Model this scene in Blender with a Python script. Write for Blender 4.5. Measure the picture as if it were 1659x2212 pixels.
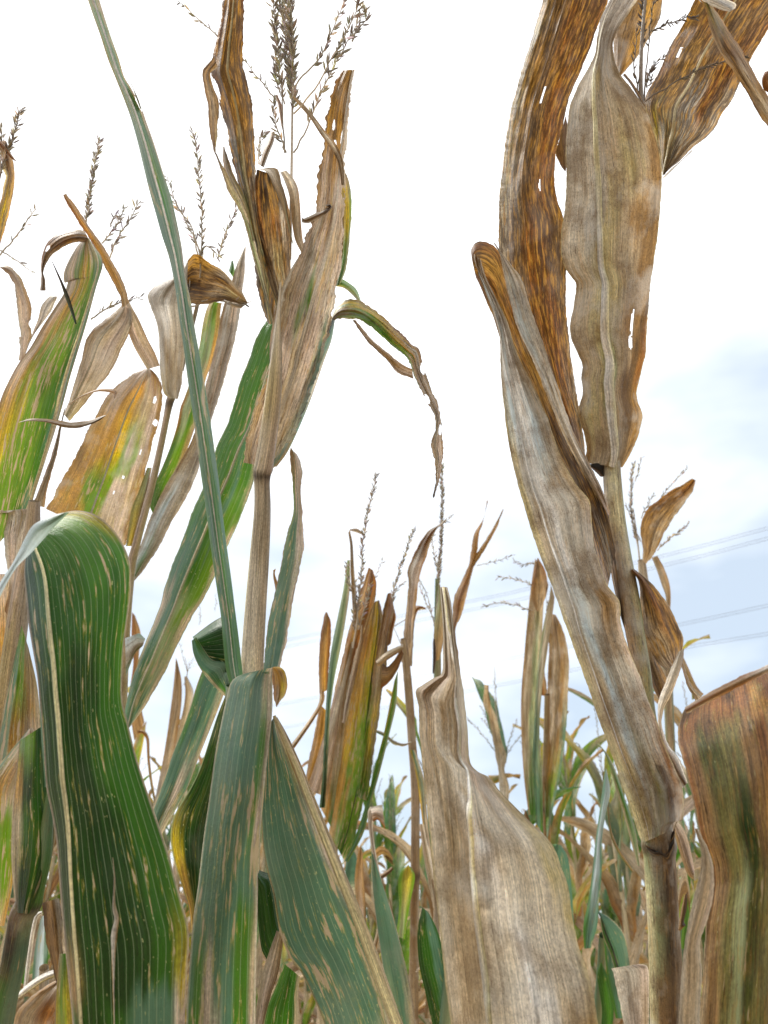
import bpy, math, random
import numpy as np
from mathutils import Vector

# ------------------------------------------------------------------ camera, sky, sun, exposure
S = bpy.context.scene
C = bpy.context.collection
for o in list(bpy.data.objects): bpy.data.objects.remove(o)
PITCH = math.radians(28.0)
FPX, CX, CY = 1736.0, 829.5, 1106.0          # focal length and centre in units of a 1659 x 2212 picture
CAM = np.array([0.0, 0.0, 1.6])
FWD = np.array([0.0, math.cos(PITCH), math.sin(PITCH)])
UPV = np.array([0.0, -math.sin(PITCH), math.cos(PITCH)])
RGT = np.array([1.0, 0.0, 0.0])
cd = bpy.data.cameras.new("camera"); cam = bpy.data.objects.new("camera", cd); C.objects.link(cam)
cam.location = CAM; cam.rotation_euler = (math.pi/2 + PITCH, 0, 0)
cd.sensor_fit = 'VERTICAL'; cd.sensor_height = 24.0; cd.lens = 24.0*FPX/2212.0
cd.clip_start = 0.02; cd.clip_end = 3000
cd.dof.use_dof = True; cd.dof.focus_distance = 0.70; cd.dof.aperture_fstop = 8.5
S.camera = cam
S.render.resolution_x = 768; S.render.resolution_y = 1024
S.view_settings.view_transform = 'Standard'; S.view_settings.look = 'None'
S.view_settings.exposure = 0.24; S.view_settings.gamma = 1.0

SUN_EL, SUN_AZ = math.radians(60), math.radians(-62)    # azimuth from +Y towards +X
W = bpy.data.worlds.new("World"); S.world = W; W.use_nodes = True
nt = W.node_tree; N = nt.nodes; LK = nt.links; N.clear()
def wn(t, **k):
    n = N.new(t)
    for a, b in k.items(): setattr(n, a, b)
    return n
out = wn('ShaderNodeOutputWorld'); bg = wn('ShaderNodeBackground'); bg.inputs[1].default_value = 0.12
sky = wn('ShaderNodeTexSky', sky_type='NISHITA'); sky.sun_disc = False
sky.sun_elevation = SUN_EL; sky.sun_rotation = SUN_AZ
tc = wn('ShaderNodeTexCoord'); mp = wn('ShaderNodeMapping'); mp.inputs['Scale'].default_value = (1.0, 1.0, 2.2)
LK.new(tc.outputs['Generated'], mp.inputs[0])
nz = wn('ShaderNodeTexNoise'); nz.inputs['Scale'].default_value = 2.6; nz.inputs['Detail'].default_value = 4; nz.inputs['Roughness'].default_value = .5
LK.new(mp.outputs[0], nz.inputs['Vector'])
sx = wn('ShaderNodeSeparateXYZ'); LK.new(tc.outputs['Generated'], sx.inputs[0])
def wmath(op, a, b=None, c=None, clamp=False):
    n = wn('ShaderNodeMath', operation=op); n.use_clamp = clamp
    for i, v in enumerate((a, b, c)):
        if v is None: continue
        if isinstance(v, (int, float)): n.inputs[i].default_value = v
        else: LK.new(v, n.inputs[i])
    return n.outputs[0]
# cloud cover: solid overhead, thinner low down and to the right
cov = wmath('MULTIPLY', wmath('MAXIMUM', wmath('SUBTRACT', sx.outputs['Z'], wmath('MULTIPLY_ADD', wmath('MAXIMUM', sx.outputs['X'], 0.0), 0.26, 0.36)), 0.0), 3.6)
cov = wmath('ADD', cov, wmath('MULTIPLY_ADD', wmath('MAXIMUM', wmath('SUBTRACT', 0.24, sx.outputs['Z']), 0.0), 0.7, 0.22))
cov = wmath('SUBTRACT', cov, wmath('MULTIPLY', wmath('MAXIMUM', sx.outputs['X'], 0.0), 0.55))
cov = wmath('ADD', cov, wmath('MULTIPLY', wmath('SUBTRACT', nz.outputs['Fac'], 0.5), 2.2))
cov = wmath('MULTIPLY_ADD', cov, 1.0, 0.0, clamp=True)
nz2 = wn('ShaderNodeTexNoise'); nz2.inputs['Scale'].default_value = 5.0; nz2.inputs['Detail'].default_value = 5
LK.new(mp.outputs[0], nz2.inputs['Vector'])
thin = wn('ShaderNodeMix', data_type='RGBA'); thin.inputs[0].default_value = 0.78
LK.new(sky.outputs[0], thin.inputs[6]); thin.inputs[7].default_value = (5.6, 6.5, 7.5, 1)
mixc = wn('ShaderNodeMix', data_type='RGBA')
LK.new(cov, mixc.inputs[0]); LK.new(thin.outputs[2], mixc.inputs[6]); mixc.inputs[7].default_value = (11.8, 11.9, 12.1, 1)
LK.new(mixc.outputs[2], bg.inputs[0]); LK.new(bg.outputs[0], out.inputs[0])

sd = bpy.data.lights.new("sun", 'SUN'); sd.energy = 3.2; sd.angle = math.radians(7); sd.color = (1.0, 0.96, 0.9)
sun = bpy.data.objects.new("sun", sd); C.objects.link(sun)
dirv = Vector((math.sin(SUN_AZ)*math.cos(SUN_EL), math.cos(SUN_AZ)*math.cos(SUN_EL), math.sin(SUN_EL)))
sun.rotation_euler = dirv.to_track_quat('Z', 'Y').to_euler(); sun.location = (0, 0, 10)

# ------------------------------------------------------------------ helpers
def P(x, y, d):
    x = np.asarray(x, float); y = np.asarray(y, float); d = np.asarray(d, float)
    return CAM + d[..., None]*(FWD + ((x-CX)/FPX)[..., None]*RGT + ((CY-y)/FPX)[..., None]*UPV)
rng = np.random.RandomState(7)
LAT = np.random.RandomState(3).rand(256, 256)
def vn(x, y):                                            # smooth value noise, -1..1
    x = np.asarray(x, float) + 1000.; y = np.asarray(y, float) + 1000.
    xi = np.floor(x).astype(int); yi = np.floor(y).astype(int); fx = x-xi; fy = y-yi
    fx = fx*fx*(3-2*fx); fy = fy*fy*(3-2*fy)
    a = LAT[xi % 256, yi % 256]; b = LAT[(xi+1) % 256, yi % 256]; c = LAT[xi % 256, (yi+1) % 256]; e = LAT[(xi+1) % 256, (yi+1) % 256]
    return 2*((a*(1-fx)+b*fx)*(1-fy)+(c*(1-fx)+e*fx)*fy)-1
def parse(s):
    if not isinstance(s, str): return np.array(s, float)
    return np.array([[float(v) for v in q.split(',')] for q in s.split()])
def spline(p, n):                                        # Catmull-Rom, resampled evenly by arc length
    p = np.asarray(p, float)
    if len(p) == 1: p = np.vstack([p, p])
    q = np.vstack([2*p[0]-p[1], p, 2*p[-1]-p[-2]])
    o = []
    for i in range(1, len(q)-2):
        t = np.linspace(0, 1, 12, endpoint=False)[:, None]
        a, b, c, e = q[i-1], q[i], q[i+1], q[i+2]
        o.append(.5*((2*b)+(-a+c)*t+(2*a-5*b+4*c-e)*t**2+(-a+3*b-3*c+e)*t**3))
    o.append(p[-1][None]); o = np.vstack(o)
    L = np.r_[0, np.cumsum(np.linalg.norm(np.diff(o[:, :2] if o.shape[1] < 4 else o, axis=0), axis=1))]
    s = np.linspace(0, L[-1], n)
    return np.stack([np.interp(s, L, o[:, k]) for k in range(o.shape[1])], 1)
def vals(v, t):                                          # numbers spread evenly along 0..1
    if isinstance(v, str): v = [float(a) for a in v.split()]
    if isinstance(v, (int, float)): v = [v]
    v = list(v)
    if len(v) == 1: return np.full(np.shape(t), float(v[0]))
    n_ = 400; g = np.interp(np.linspace(0, 1, n_), np.linspace(0, 1, len(v)), v); w = max(3, int(n_*.75/(len(v)-1))//2*2+1)
    k = np.hanning(w+2)[1:-1]; k /= k.sum(); h = w//2; e = np.r_[2*g[0]-g[1:h+1][::-1], g, 2*g[-1]-g[-h-1:-1][::-1]]
    return np.interp(t, np.linspace(0, 1, n_), np.convolve(e, k, 'valid'))
PAL = dict(g=(.065,.175,.022), G=(.095,.185,.11), b=(.15,.28,.03), k=(.014,.045,.007), y=(.52,.38,.05), o=(.52,.29,.08),
           t=(.48,.375,.24), p=(.64,.56,.43), P=(.74,.70,.63), n=(.31,.19,.085), r=(.27,.115,.038), d=(.11,.06,.03),
           q=(.51,.40,.31), w=(.42,.37,.29), s=(.50,.41,.21), e=(.23,.21,.07), B=(.55,.62,.62), l=(.085,.095,.022), h=(.165,.09,.038), x=(.02,.016,.012),
           c=(.032,.105,.012), m=(.16,.24,.15), v=(.33,.38,.20), a=(.68,.61,.34))
PAL = {k: np.array(v) for k, v in PAL.items()}
def colgrid(spec, t, u):                                 # "0:abc|.5:def" : letters across, rows along
    rows = []
    for r in spec.split('|'):
        a, b = r.split(':') if ':' in r else ('0', r)
        rows.append((float(a), np.array([PAL[ch] for ch in b])))
    rows.sort(key=lambda r: r[0])
    ev = []
    for a, cs in rows:
        if len(cs) == 1: cs = np.vstack([cs, cs])
        k = np.clip(u, 0, 1)*(len(cs)-1); kf = np.floor(k); k = kf+np.clip((k-kf-.5)*1.9+.5, 0, 1)
        ev.append(np.stack([np.interp(k, np.arange(len(cs)), cs[:, j]) for j in range(3)], -1))
    ts = np.array([r[0] for r in rows])
    if len(rows) == 1: return ev[0]
    res = np.zeros(t.shape+(3,)); tt = np.clip(t, ts[0], ts[-1])
    for i in range(len(rows)-1):
        m = (tt >= ts[i]) & (tt <= ts[i+1])
        f = ((tt-ts[i])/(ts[i+1]-ts[i]+1e-9))[..., None]
        f = f*f*(3-2*f)
        r = ev[i]*(1-f)+ev[i+1]*f
        res[m] = r[m]
    return res

def mesh_obj(name, grids, mat, parent=None, origin=(0, 0, 0)):
    """grids: list of (pts[n,m,3], col[n,m,3], fx(4), uv[n,m,2], closed, mask[n-1,m'] or None) joined in one mesh"""
    V, F, CO, FX, UV = [], [], [], [], []; base = 0
    for pts, col, fx, uv, closed, mask in grids:
        n, m = pts.shape[:2]
        V.append(pts.reshape(-1, 3)); CO.append(col.reshape(-1, 3)); UV.append(uv.reshape(-1, 2))
        f_ = np.asarray(fx, float)
        FX.append(np.tile(f_, (n*m, 1)) if f_.ndim == 1 else f_.reshape(-1, 4))
        mm = m if closed else m-1
        i, j = np.meshgrid(np.arange(n-1), np.arange(mm), indexing='ij')
        j2 = (j+1) % m
        q = np.stack([i*m+j, i*m+j2, (i+1)*m+j2, (i+1)*m+j], -1)+base
        if mask is not None: q = q[mask]
        F.append(q.reshape(-1, 4)); base += n*m
    V = np.vstack(V)-np.array(origin); F = np.vstack(F); CO = np.vstack(CO); FX = np.vstack(FX); UV = np.vstack(UV)
    me = bpy.data.meshes.new(name)
    me.vertices.add(len(V)); me.vertices.foreach_set('co', V.astype(np.float32).ravel())
    me.loops.add(F.size); me.loops.foreach_set('vertex_index', F.astype(np.int32).ravel())
    me.polygons.add(len(F)); me.polygons.foreach_set('loop_start', np.arange(0, F.size, 4, dtype=np.int32))
    me.update(calc_edges=True)
    me.polygons.foreach_set('use_smooth', np.ones(len(F), bool))
    a = me.attributes.new('col', 'FLOAT_COLOR', 'POINT'); a.data.foreach_set('color', np.c_[CO, np.ones(len(CO))].astype(np.float32).ravel())
    a = me.attributes.new('fx', 'FLOAT_COLOR', 'POINT'); a.data.foreach_set('color', FX.astype(np.float32).ravel())
    l = me.uv_layers.new(name='UVMap'); l.data.foreach_set('uv', UV[F.ravel()].astype(np.float32).ravel())
    me.materials.append(mat)
    o = bpy.data.objects.new(name, me); C.objects.link(o)
    if parent is not None: o.parent = parent
    else: o.location = origin
    return o

def maize_mat(name, trans, rough, bump):
    m = bpy.data.materials.new(name); m.use_nodes = True; t = m.node_tree; t.nodes.clear(); L = t.links
    def nn(ty, **k):
        n = t.nodes.new(ty)
        for a, b in k.items(): setattr(n, a, b)
        return n
    def mth(op, a, b=None, c=None, clamp=False):
        n = nn('ShaderNodeMath', operation=op); n.use_clamp = clamp
        for i, v in enumerate((a, b, c)):
            if v is None: continue
            if isinstance(v, (int, float)): n.inputs[i].default_value = v
            else: L.new(v, n.inputs[i])
        return n.outputs[0]
    def mix(f, a, b, mode='MIX'):
        n = nn('ShaderNodeMix', data_type='RGBA', blend_type=mode)
        for i, v in ((0, f), (6, a), (7, b)):
            if isinstance(v, (int, float)): n.inputs[i].default_value = v
            elif isinstance(v, tuple): n.inputs[i].default_value = v+(1,)
            else: L.new(v, n.inputs[i])
        return n.outputs[2]
    uv = nn('ShaderNodeUVMap'); uv.uv_map = 'UVMap'
    ac = nn('ShaderNodeAttribute', attribute_name='col'); af = nn('ShaderNodeAttribute', attribute_name='fx')
    fx = nn('ShaderNodeSeparateColor'); L.new(af.outputs['Color'], fx.inputs[0])
    def noise(sx_, sy_, detail=3, rough_=.55, off=0.):
        mpn = nn('ShaderNodeMapping'); mpn.inputs['Scale'].default_value = (sx_, sy_, 1); mpn.inputs['Location'].default_value = (off, off*.7, 0)
        L.new(uv.outputs[0], mpn.inputs[0])
        n = nn('ShaderNodeTexNoise', noise_dimensions='2D'); n.inputs['Scale'].default_value = 1; n.inputs['Detail'].default_value = detail; n.inputs['Roughness'].default_value = rough_
        L.new(mpn.outputs[0], n.inputs['Vector']); return n.outputs['Fac']
    def sstep(x, lo, hi):
        return mth('MULTIPLY', mth('SUBTRACT', x, lo), 1.0/(hi-lo), clamp=True)
    hs = nn('ShaderNodeSeparateColor'); L.new(ac.outputs['Color'], hs.inputs[0])
    gr = sstep(mth('SUBTRACT', hs.outputs[1], hs.outputs[0]), 0.0, 0.07)
    calm = mth('MULTIPLY', mth('MULTIPLY_ADD', gr, -0.72, 1.0), mth('MULTIPLY_ADD', fx.outputs[2], -0.55, 1.0))
    fine = noise(1300, 9, 2); fine2 = noise(520, 14, 3, .6, 3); broad = noise(110, 9, 3, .5, 7)
    col = ac.outputs['Color']
    # long soft variation, then fine vein lines
    f = mth('MULTIPLY_ADD', broad, 1.0, 0.50); col = mix(1.0, col, f, 'MULTIPLY') if False else col
    def mulv(c, v):
        n = nn('ShaderNodeVectorMath', operation='SCALE'); L.new(c, n.inputs[0]); L.new(v, n.inputs['Scale']); return n.outputs[0]
    amp = lambda x, a: mth('MULTIPLY_ADD', mth('MULTIPLY', mth('SUBTRACT', x, .5), calm), a, 1.0)
    col = mulv(col, amp(broad, 1.5))
    col = mulv(col, amp(fine, 1.5))
    col = mulv(col, amp(fine2, 1.5))
    grain = noise(760, 300, 3, .75, 83); col = mulv(col, mth('MULTIPLY_ADD', mth('MULTIPLY', mth('SUBTRACT', grain, .5), mth('MULTIPLY_ADD', gr, -.75, 1.0)), 1.35, 1.0))
    fleck = mth('MULTIPLY', sstep(noise(620, 130, 3, .7, 91), .60, .70), mth('MULTIPLY_ADD', gr, -1.0, 1.0)); col = mix(mth('MULTIPLY', fleck, .22), col, (.09, .06, .035))
    # main lateral veins, pale, on living tissue
    sp = nn('ShaderNodeSeparateXYZ'); L.new(uv.outputs[0], sp.inputs[0])
    wv = mth('ABSOLUTE', mth('SINE', mth('MULTIPLY', sp.outputs[0], math.pi/0.0045)))
    line = mth('SUBTRACT', 1.0, sstep(wv, 0.02, 0.20))
    line = mth('MULTIPLY', line, mth('MULTIPLY', af.outputs['Alpha'], 0.72))
    col = mix(line, col, (.35, .42, .25))
    # lesions: long tan flecks with an orange halo
    les = noise(290, 30, 5, .62, 11); spd = noise(620, 210, 2, .5, 17)
    la = mth('MULTIPLY_ADD', fx.outputs[1], -0.115, 0.72)
    la = mth('ADD', la, mth('MULTIPLY_ADD', noise(28, 9, 2, .5, 71), -0.35, 0.175))
    lf_ = sstep(mth('SUBTRACT', les, la), -0.01, 0.02); halo = sstep(mth('SUBTRACT', les, la), -0.07, 0.02)
    gate = mth('GREATER_THAN', fx.outputs[1], 0.01); clus = sstep(noise(60, 14, 3, .5, 61), .47, .60)
    col = mix(mth('MULTIPLY', mth('MULTIPLY', halo, gate), .6), col, (.38, .33, .05))
    col = mix(mth('MULTIPLY', mth('MULTIPLY', lf_, gate), mth('MULTIPLY_ADD', fine2, 1.0, .35, clamp=True)), col, (.50, .38, .26))
    sk = sstep(mth('SUBTRACT', spd, mth('MULTIPLY_ADD', fx.outputs[1], -0.05, 0.74)), 0, .03)
    col = mix(mth('MULTIPLY', mth('MULTIPLY', sk, clus), mth('MULTIPLY', gate, .7)), col, (.50, .50, .24))
    # dark dead streaks and pits
    st_ = noise(430, 48, 5, .72, 23); sa = mth('MULTIPLY_ADD', fx.outputs[0], -0.22, 0.68)
    sf = sstep(mth('SUBTRACT', st_, sa), -0.02, 0.09)
    gate2 = mth('GREATER_THAN', fx.outputs[0], 0.01)
    col = mix(mth('MULTIPLY', mth('MULTIPLY', sf, gate2), .75), col, (.045, .022, .010))
    so = noise(380, 44, 5, .66, 51); sof = mth('MULTIPLY', sstep(so, .52, .66), mth('MULTIPLY', fx.outputs[0], .7))
    col = mix(sof, col, (.52, .28, .075))
    # mould: cloudy grey-brown blotches and pepper dots
    mo = noise(30, 26, 7, .66, 31); md = noise(900, 700, 3, .7, 37)
    mf = mth('MULTIPLY', sstep(mo, .47, .64), fx.outputs[2])
    col = mix(mth('MULTIPLY', mf, .70), col, (.20, .125, .06))
    mf2 = mth('MULTIPLY', sstep(noise(26, 17, 5, .62, 43), .52, .68), fx.outputs[2])
    col = mix(mth('MULTIPLY', mf2, .55), col, (.66, .62, .54))
    pd = mth('MULTIPLY', sstep(md, .56, .66), mth('MULTIPLY', fx.outputs[2], sstep(mo, .38, .56)))
    col = mix(mth('MULTIPLY', pd, .65), col, (.07, .045, .03))
    bs = nn('ShaderNodeBsdfPrincipled'); L.new(col, bs.inputs['Base Color'])
    bs.inputs['Roughness'].default_value = rough; bs.inputs['Specular IOR Level'].default_value = .42
    # living leaves are smoother and shinier than dead ones
    L.new(mth('MULTIPLY_ADD', gr, -0.20, rough), bs.inputs['Roughness'])
    bp = nn('ShaderNodeBump'); bp.inputs['Strength'].default_value = bump; bp.inputs['Distance'].default_value = .0012
    h = mth('ADD', mth('ADD', mth('MULTIPLY', fine2, .8), mth('MULTIPLY', broad, 2.2)), mth('MULTIPLY', mo, mth('MULTIPLY_ADD', fx.outputs[2], 2.5, .8)))
    h = mth('ADD', h, mth('ADD', mth('MULTIPLY', fine, .4), mth('MULTIPLY', grain, .5))); L.new(h, bp.inputs['Height']); L.new(bp.outputs[0], bs.inputs['Normal'])
    o = nn('ShaderNodeOutputMaterial')
    if trans > 0:
        tr = nn('ShaderNodeBsdfTranslucent'); hsv = nn('ShaderNodeHueSaturation'); hsv.inputs['Saturation'].default_value = 1.1; hsv.inputs['Value'].default_value = 1.35
        L.new(col, hsv.inputs['Color']); L.new(hsv.outputs[0], tr.inputs[0]); L.new(bp.outputs[0], tr.inputs['Normal'])
        ms = nn('ShaderNodeMixShader'); ms.inputs[0].default_value = trans
        L.new(bs.outputs[0], ms.inputs[1]); L.new(tr.outputs[0], ms.inputs[2]); L.new(ms.outputs[0], o.inputs[0])
    else: L.new(bs.outputs[0], o.inputs[0])
    return m
M_LEAF = maize_mat('maize_leaf', .36, .58, .8)
M_STALK = maize_mat('maize_stalk', 0, .5, .6)

def tag(o, label=None, cat=None, group=None, kind=None):
    if label: o['label'] = label
    if cat: o['category'] = cat
    if group: o['group'] = group
    if kind: o['kind'] = kind
    return o
def plant(x, y, d, label, group=None, dx=0):
    """an Empty on the ground under the point seen at (x, y) and depth d"""
    q = P(x, y, d); o = bpy.data.objects.new('maize_plant', None); C.objects.link(o)
    o.location = (q[0]+dx, q[1], 0.0); o.empty_display_size = .1
    bpy.context.view_layer.update()
    tag(o, label, 'maize plant', group); return o

def leaf(pl, L, R, d, c='t', dl='.012', dr='.012', m=.5, rib=None, ribc='a', fx=(0, 0, 0, 0), wave=.004, wf=14, jag=0., rim=None, holes=(), nu=20, name='leaf', rag=.10, label=None, cut=0., ts=1.):
    L = parse(L); R = parse(R)
    ln = max(np.linalg.norm(np.diff(L, axis=0), axis=1).sum(), np.linalg.norm(np.diff(R, axis=0), axis=1).sum())
    n = int(max(14, min(320, ln/4.0)))
    if holes: n = int(min(600, ln/2.)); nu = 64
    A = spline(L, n); B = spline(R, n)
    t = np.linspace(0, 1, n); u = np.linspace(0, 1, nu+1); T, U = np.meshgrid(t, u, indexing='ij')
    sd_ = rng.rand()*50
    if not jag and (fx[0] > .25 or fx[2] > .4): jag = .7
    if jag:
        wd = np.linalg.norm(B-A, axis=1)[:, None]; dr_ = (B-A)/(wd+1e-6)
        ja = (vn(t*ln/9, sd_)+.7*vn(t*ln/4, sd_+5)+1.3*vn(t*ln/30, sd_+7))[:, None]*jag; jb = (vn(t*ln/9, sd_+9)+.7*vn(t*ln/4, sd_+3)+1.3*vn(t*ln/30, sd_+13))[:, None]*jag
        k = np.clip(wd/(6*jag), 0, 1); ja = dr_*ja*k; jb = -dr_*jb*k
    PX = A[:, None, 0]*(1-U)+B[:, None, 0]*U; PY = A[:, None, 1]*(1-U)+B[:, None, 1]*U
    if jag:
        PX = PX+ja[:, None, 0]*(1-U)**10+jb[:, None, 0]*U**10; PY = PY+ja[:, None, 1]*(1-U)**10+jb[:, None, 1]*U**10
    D0 = vals(d, t)[:, None]
    if isinstance(m, str) and ',' in m:                  # midrib given as its own line: find where each row crosses it
        q = spline(parse(m), 400); ml = np.zeros(n)
        for i in range(n):
            r_ = B[i]-A[i]; l2 = (r_**2).sum()+1e-6; w_ = q-A[i]; uu = (w_@r_)/l2; dist = np.abs(w_[:, 0]*r_[1]-w_[:, 1]*r_[0])/math.sqrt(l2)+np.clip(np.abs(uu-.5)-.5, 0, 9)*40
            ml[i] = np.clip(uu[dist.argmin()], .04, .96)
        h = max(2, n//10); k_ = np.hanning(2*h+3)[1:-1]; k_ /= k_.sum()
        ML = np.convolve(np.r_[np.full(h, ml[0]), ml, np.full(h, ml[-1])], k_, 'valid')[:, None]
    else: ML = vals(m, t)[:, None]
    e = np.where(U < ML, (ML-U)/np.maximum(ML, 1e-3), (U-ML)/np.maximum(1-ML, 1e-3))
    off = np.where(U < ML, vals(dl, t)[:, None], vals(dr, t)[:, None])*e**1.5
    # length along the leaf in metres, for waves and UV
    mid = P(PX[:, nu//2], PY[:, nu//2], D0[:, 0]); s = np.r_[0, np.cumsum(np.linalg.norm(np.diff(mid, axis=0), axis=1))][:, None]
    side = np.where(U < ML, 0., 20.)
    dead = .35 if fx[3] > .3 else 1.
    off = off+wave*e**1.6*(vn(s*wf+sd_, side+sd_)+.5*vn(s*wf*2.3+sd_, side+3+sd_))
    off = off+wave*.35*vn(s*wf*1.3+sd_, U*3+sd_)+dead*wave*(.42*vn(U*7+sd_, s*5+sd_)+.22*vn(U*15+sd_, s*9+sd_)+.35*vn(U*4+sd_, s*30+sd_)+.12*vn(U*11+sd_, s*80+sd_))
    pts = P(PX, PY, D0+off)
    wid = np.linalg.norm(pts[:, -1]-pts[:, 0], axis=1)[:, None]
    wm = np.percentile(wid, 70)
    uv = np.stack([np.where(U < ML, -ML.mean(), 1-ML.mean())*e*wm+sd_, s*np.ones_like(U)+sd_], -1)
    up = U+rag*vn(U*9+sd_, s*22+sd_)+rag*.6*vn(U*26+sd_, s*40+sd_); tp = T+rag*.5*vn(U*7+sd_, s*9+3)+rag*.5*vn(U*22, s*14+sd_)
    col = colgrid(c, np.clip(tp/ts, 0, 1), np.clip(up, 0, 1))
    if rim:
        col[:, 0] = PAL[rim]*.9; col[:, -1] = PAL[rim]*.9
    mask = None
    if holes or cut:
        tc_ = (T[:-1, :-1]+T[1:, 1:])/2; uc = (U[:-1, :-1]+U[1:, 1:])/2; mask = np.ones(tc_.shape, bool)
        for (ht, hu, a, b) in holes:
            mask &= ((tc_-ht)/a)**2+((uc-hu)/b)**2 > 1+.3*vn(tc_*400, uc*40)
    o = mesh_obj(name, [(pts, col, fx, uv, False, mask)], M_LEAF, pl, pl.location if pl else (0, 0, 0))
    if label: o['label'] = label
    if rib:
        w = vals(rib, t)                      # half width in picture units
        j = ML[:, 0]*nu; j0 = np.clip(np.floor(j).astype(int), 0, nu-1); fr = (j-j0)[:, None]; ii = np.arange(n)
        cen = pts[ii, j0]*(1-fr)+pts[ii, j0+1]*fr
        
        def sm(a, h=6):
            k_ = np.hanning(2*h+3)[1:-1]; k_ /= k_.sum(); return np.stack([np.convolve(np.r_[2*a[0, q]-a[1:h+1, q][::-1], a[:, q], 2*a[-1, q]-a[-h-1:-1, q][::-1]], k_, 'valid') for q in range(3)], 1)
        w4 = max(2, nu//7); acr = sm(pts[ii, np.minimum(nu, j0+w4)]-pts[ii, np.maximum(0, j0-w4+1)]); cen = sm(cen, 4); acr /= np.linalg.norm(acr, axis=1)[:, None]+1e-9
        tan = np.gradient(cen, axis=0); nor = np.cross(acr, tan); nor /= np.linalg.norm(nor, axis=1)[:, None]+1e-9
        tocam = CAM-cen; nor = np.where((nor*tocam).sum(1)[:, None] < 0, -nor, nor)
        hw = (w*D0[:, 0]/FPX)[:, None, None]; K = 10; an = np.linspace(0, 2*math.pi, K, endpoint=False)
        ring = cen[:, None]+hw*(np.cos(an)[None, :, None]*acr[:, None]+(.62*np.sin(an)+.38)[None, :, None]*nor[:, None])
        cc = colgrid(ribc, np.repeat(t[:, None], K, 1), np.repeat((an/6.3)[None], n, 0))
        uu = np.stack([np.cos(an)[None]*hw[:, :, 0]+sd_, s*np.ones((1, K))+sd_], -1)
        mesh_obj('midrib', [(ring, cc, (0, 0, .15, 0), uu, True, None)], M_STALK, o, pl.location)
    return o

def tube_grid(pts, rad, K=16, col=None, fx=(0, 0, 0, 0), flat=1.0):
    n = len(pts); tan = np.gradient(pts, axis=0); tan /= np.linalg.norm(tan, axis=1)[:, None]+1e-9
    ref = np.array([0.3, 1, .1]); a = np.cross(tan, ref); a /= np.linalg.norm(a, axis=1)[:, None]+1e-9; b = np.cross(tan, a)
    an = np.linspace(0, 2*math.pi, K, endpoint=False)
    r = rad[:, None, None]*(1+.015*np.cos(an*7))[None, :, None]
    ring = pts[:, None]+r*(np.cos(an)[None, :, None]*a[:, None]+flat*np.sin(an)[None, :, None]*b[:, None])
    s = np.r_[0, np.cumsum(np.linalg.norm(np.diff(pts, axis=0), axis=1))][:, None]
    so = rng.rand()*40; ku = np.abs(((np.arange(K)/K+.5) % 1)-.5)*2
    uv = np.stack([np.ones((n, 1))*ku[None]*rad.mean()*3.2+so, s*np.ones((1, K))+so], -1)
    return ring, uv
def stalk(pl, pts, d, c='s', fx=(0, 0, .2, 0), nodes=(), ground=True, name='stalk', flat=1.0, parent=None):
    """pts: x,y,width in picture units from the top down; nodes: fractions with a dark swollen joint"""
    p = parse(pts); n = max(20, int(np.linalg.norm(np.diff(p[:, :2], axis=0), axis=1).sum()/4)); q = spline(p, n)
    t = np.linspace(0, 1, n); D = vals(d, t); X = P(q[:, 0], q[:, 1], D); r = q[:, 2]/2*D/FPX
    for a in nodes: r = r*(1+.13*np.exp(-((t-a)*n*4/16)**2))
    org = np.array(pl.location)
    K = 16; up = np.repeat((np.abs(np.arange(K)/K-.5)*2)[None], n, 0); T = np.repeat(t[:, None], K, 1)
    col = colgrid(c, np.clip(T+.03*vn(up*8, T*30), 0, 1), up)
    for a in nodes:
        g = np.exp(-((T-a-.004*vn(up*9, T))*n*4/11)**2)[..., None]; col = col*(1-.8*g)+np.array([.03, .022, .018])*.8*g
        g2 = (np.exp(-np.clip((T-a)*n*4/70, 0, 9))*(T > a)*.45)[..., None]*np.clip(up[..., None]*1.4-.2+.5*vn(up*11, T*40)[..., None], 0, 1); col = col*(1-g2)+np.array([.06, .045, .035])*g2
    ring, uv = tube_grid(X, r, K, flat=flat); g = [(ring, col, fx, uv, True, None)]
    if ground:
        e = X[-1]; k = 40; tt = np.linspace(0, 1, k)[:, None]; low = e+(org-e)*tt
        low[:, 0] = e[0]+(org[0]-e[0])*(tt[:, 0]**1.3); low[0] = e
        rr = np.linspace(r[-1], r[-1]*1.25, k); z = low[:, 2]
        rr = rr*(1+.12*np.exp(-(((z+.08) % .19-.02)/.012)**2))
        ring2, uv2 = tube_grid(low, rr, K); g.append((ring2, np.repeat(col[-1:], k, 0), fx, uv2, True, None))
    return mesh_obj(name, g, M_STALK, parent or pl, org)

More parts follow.
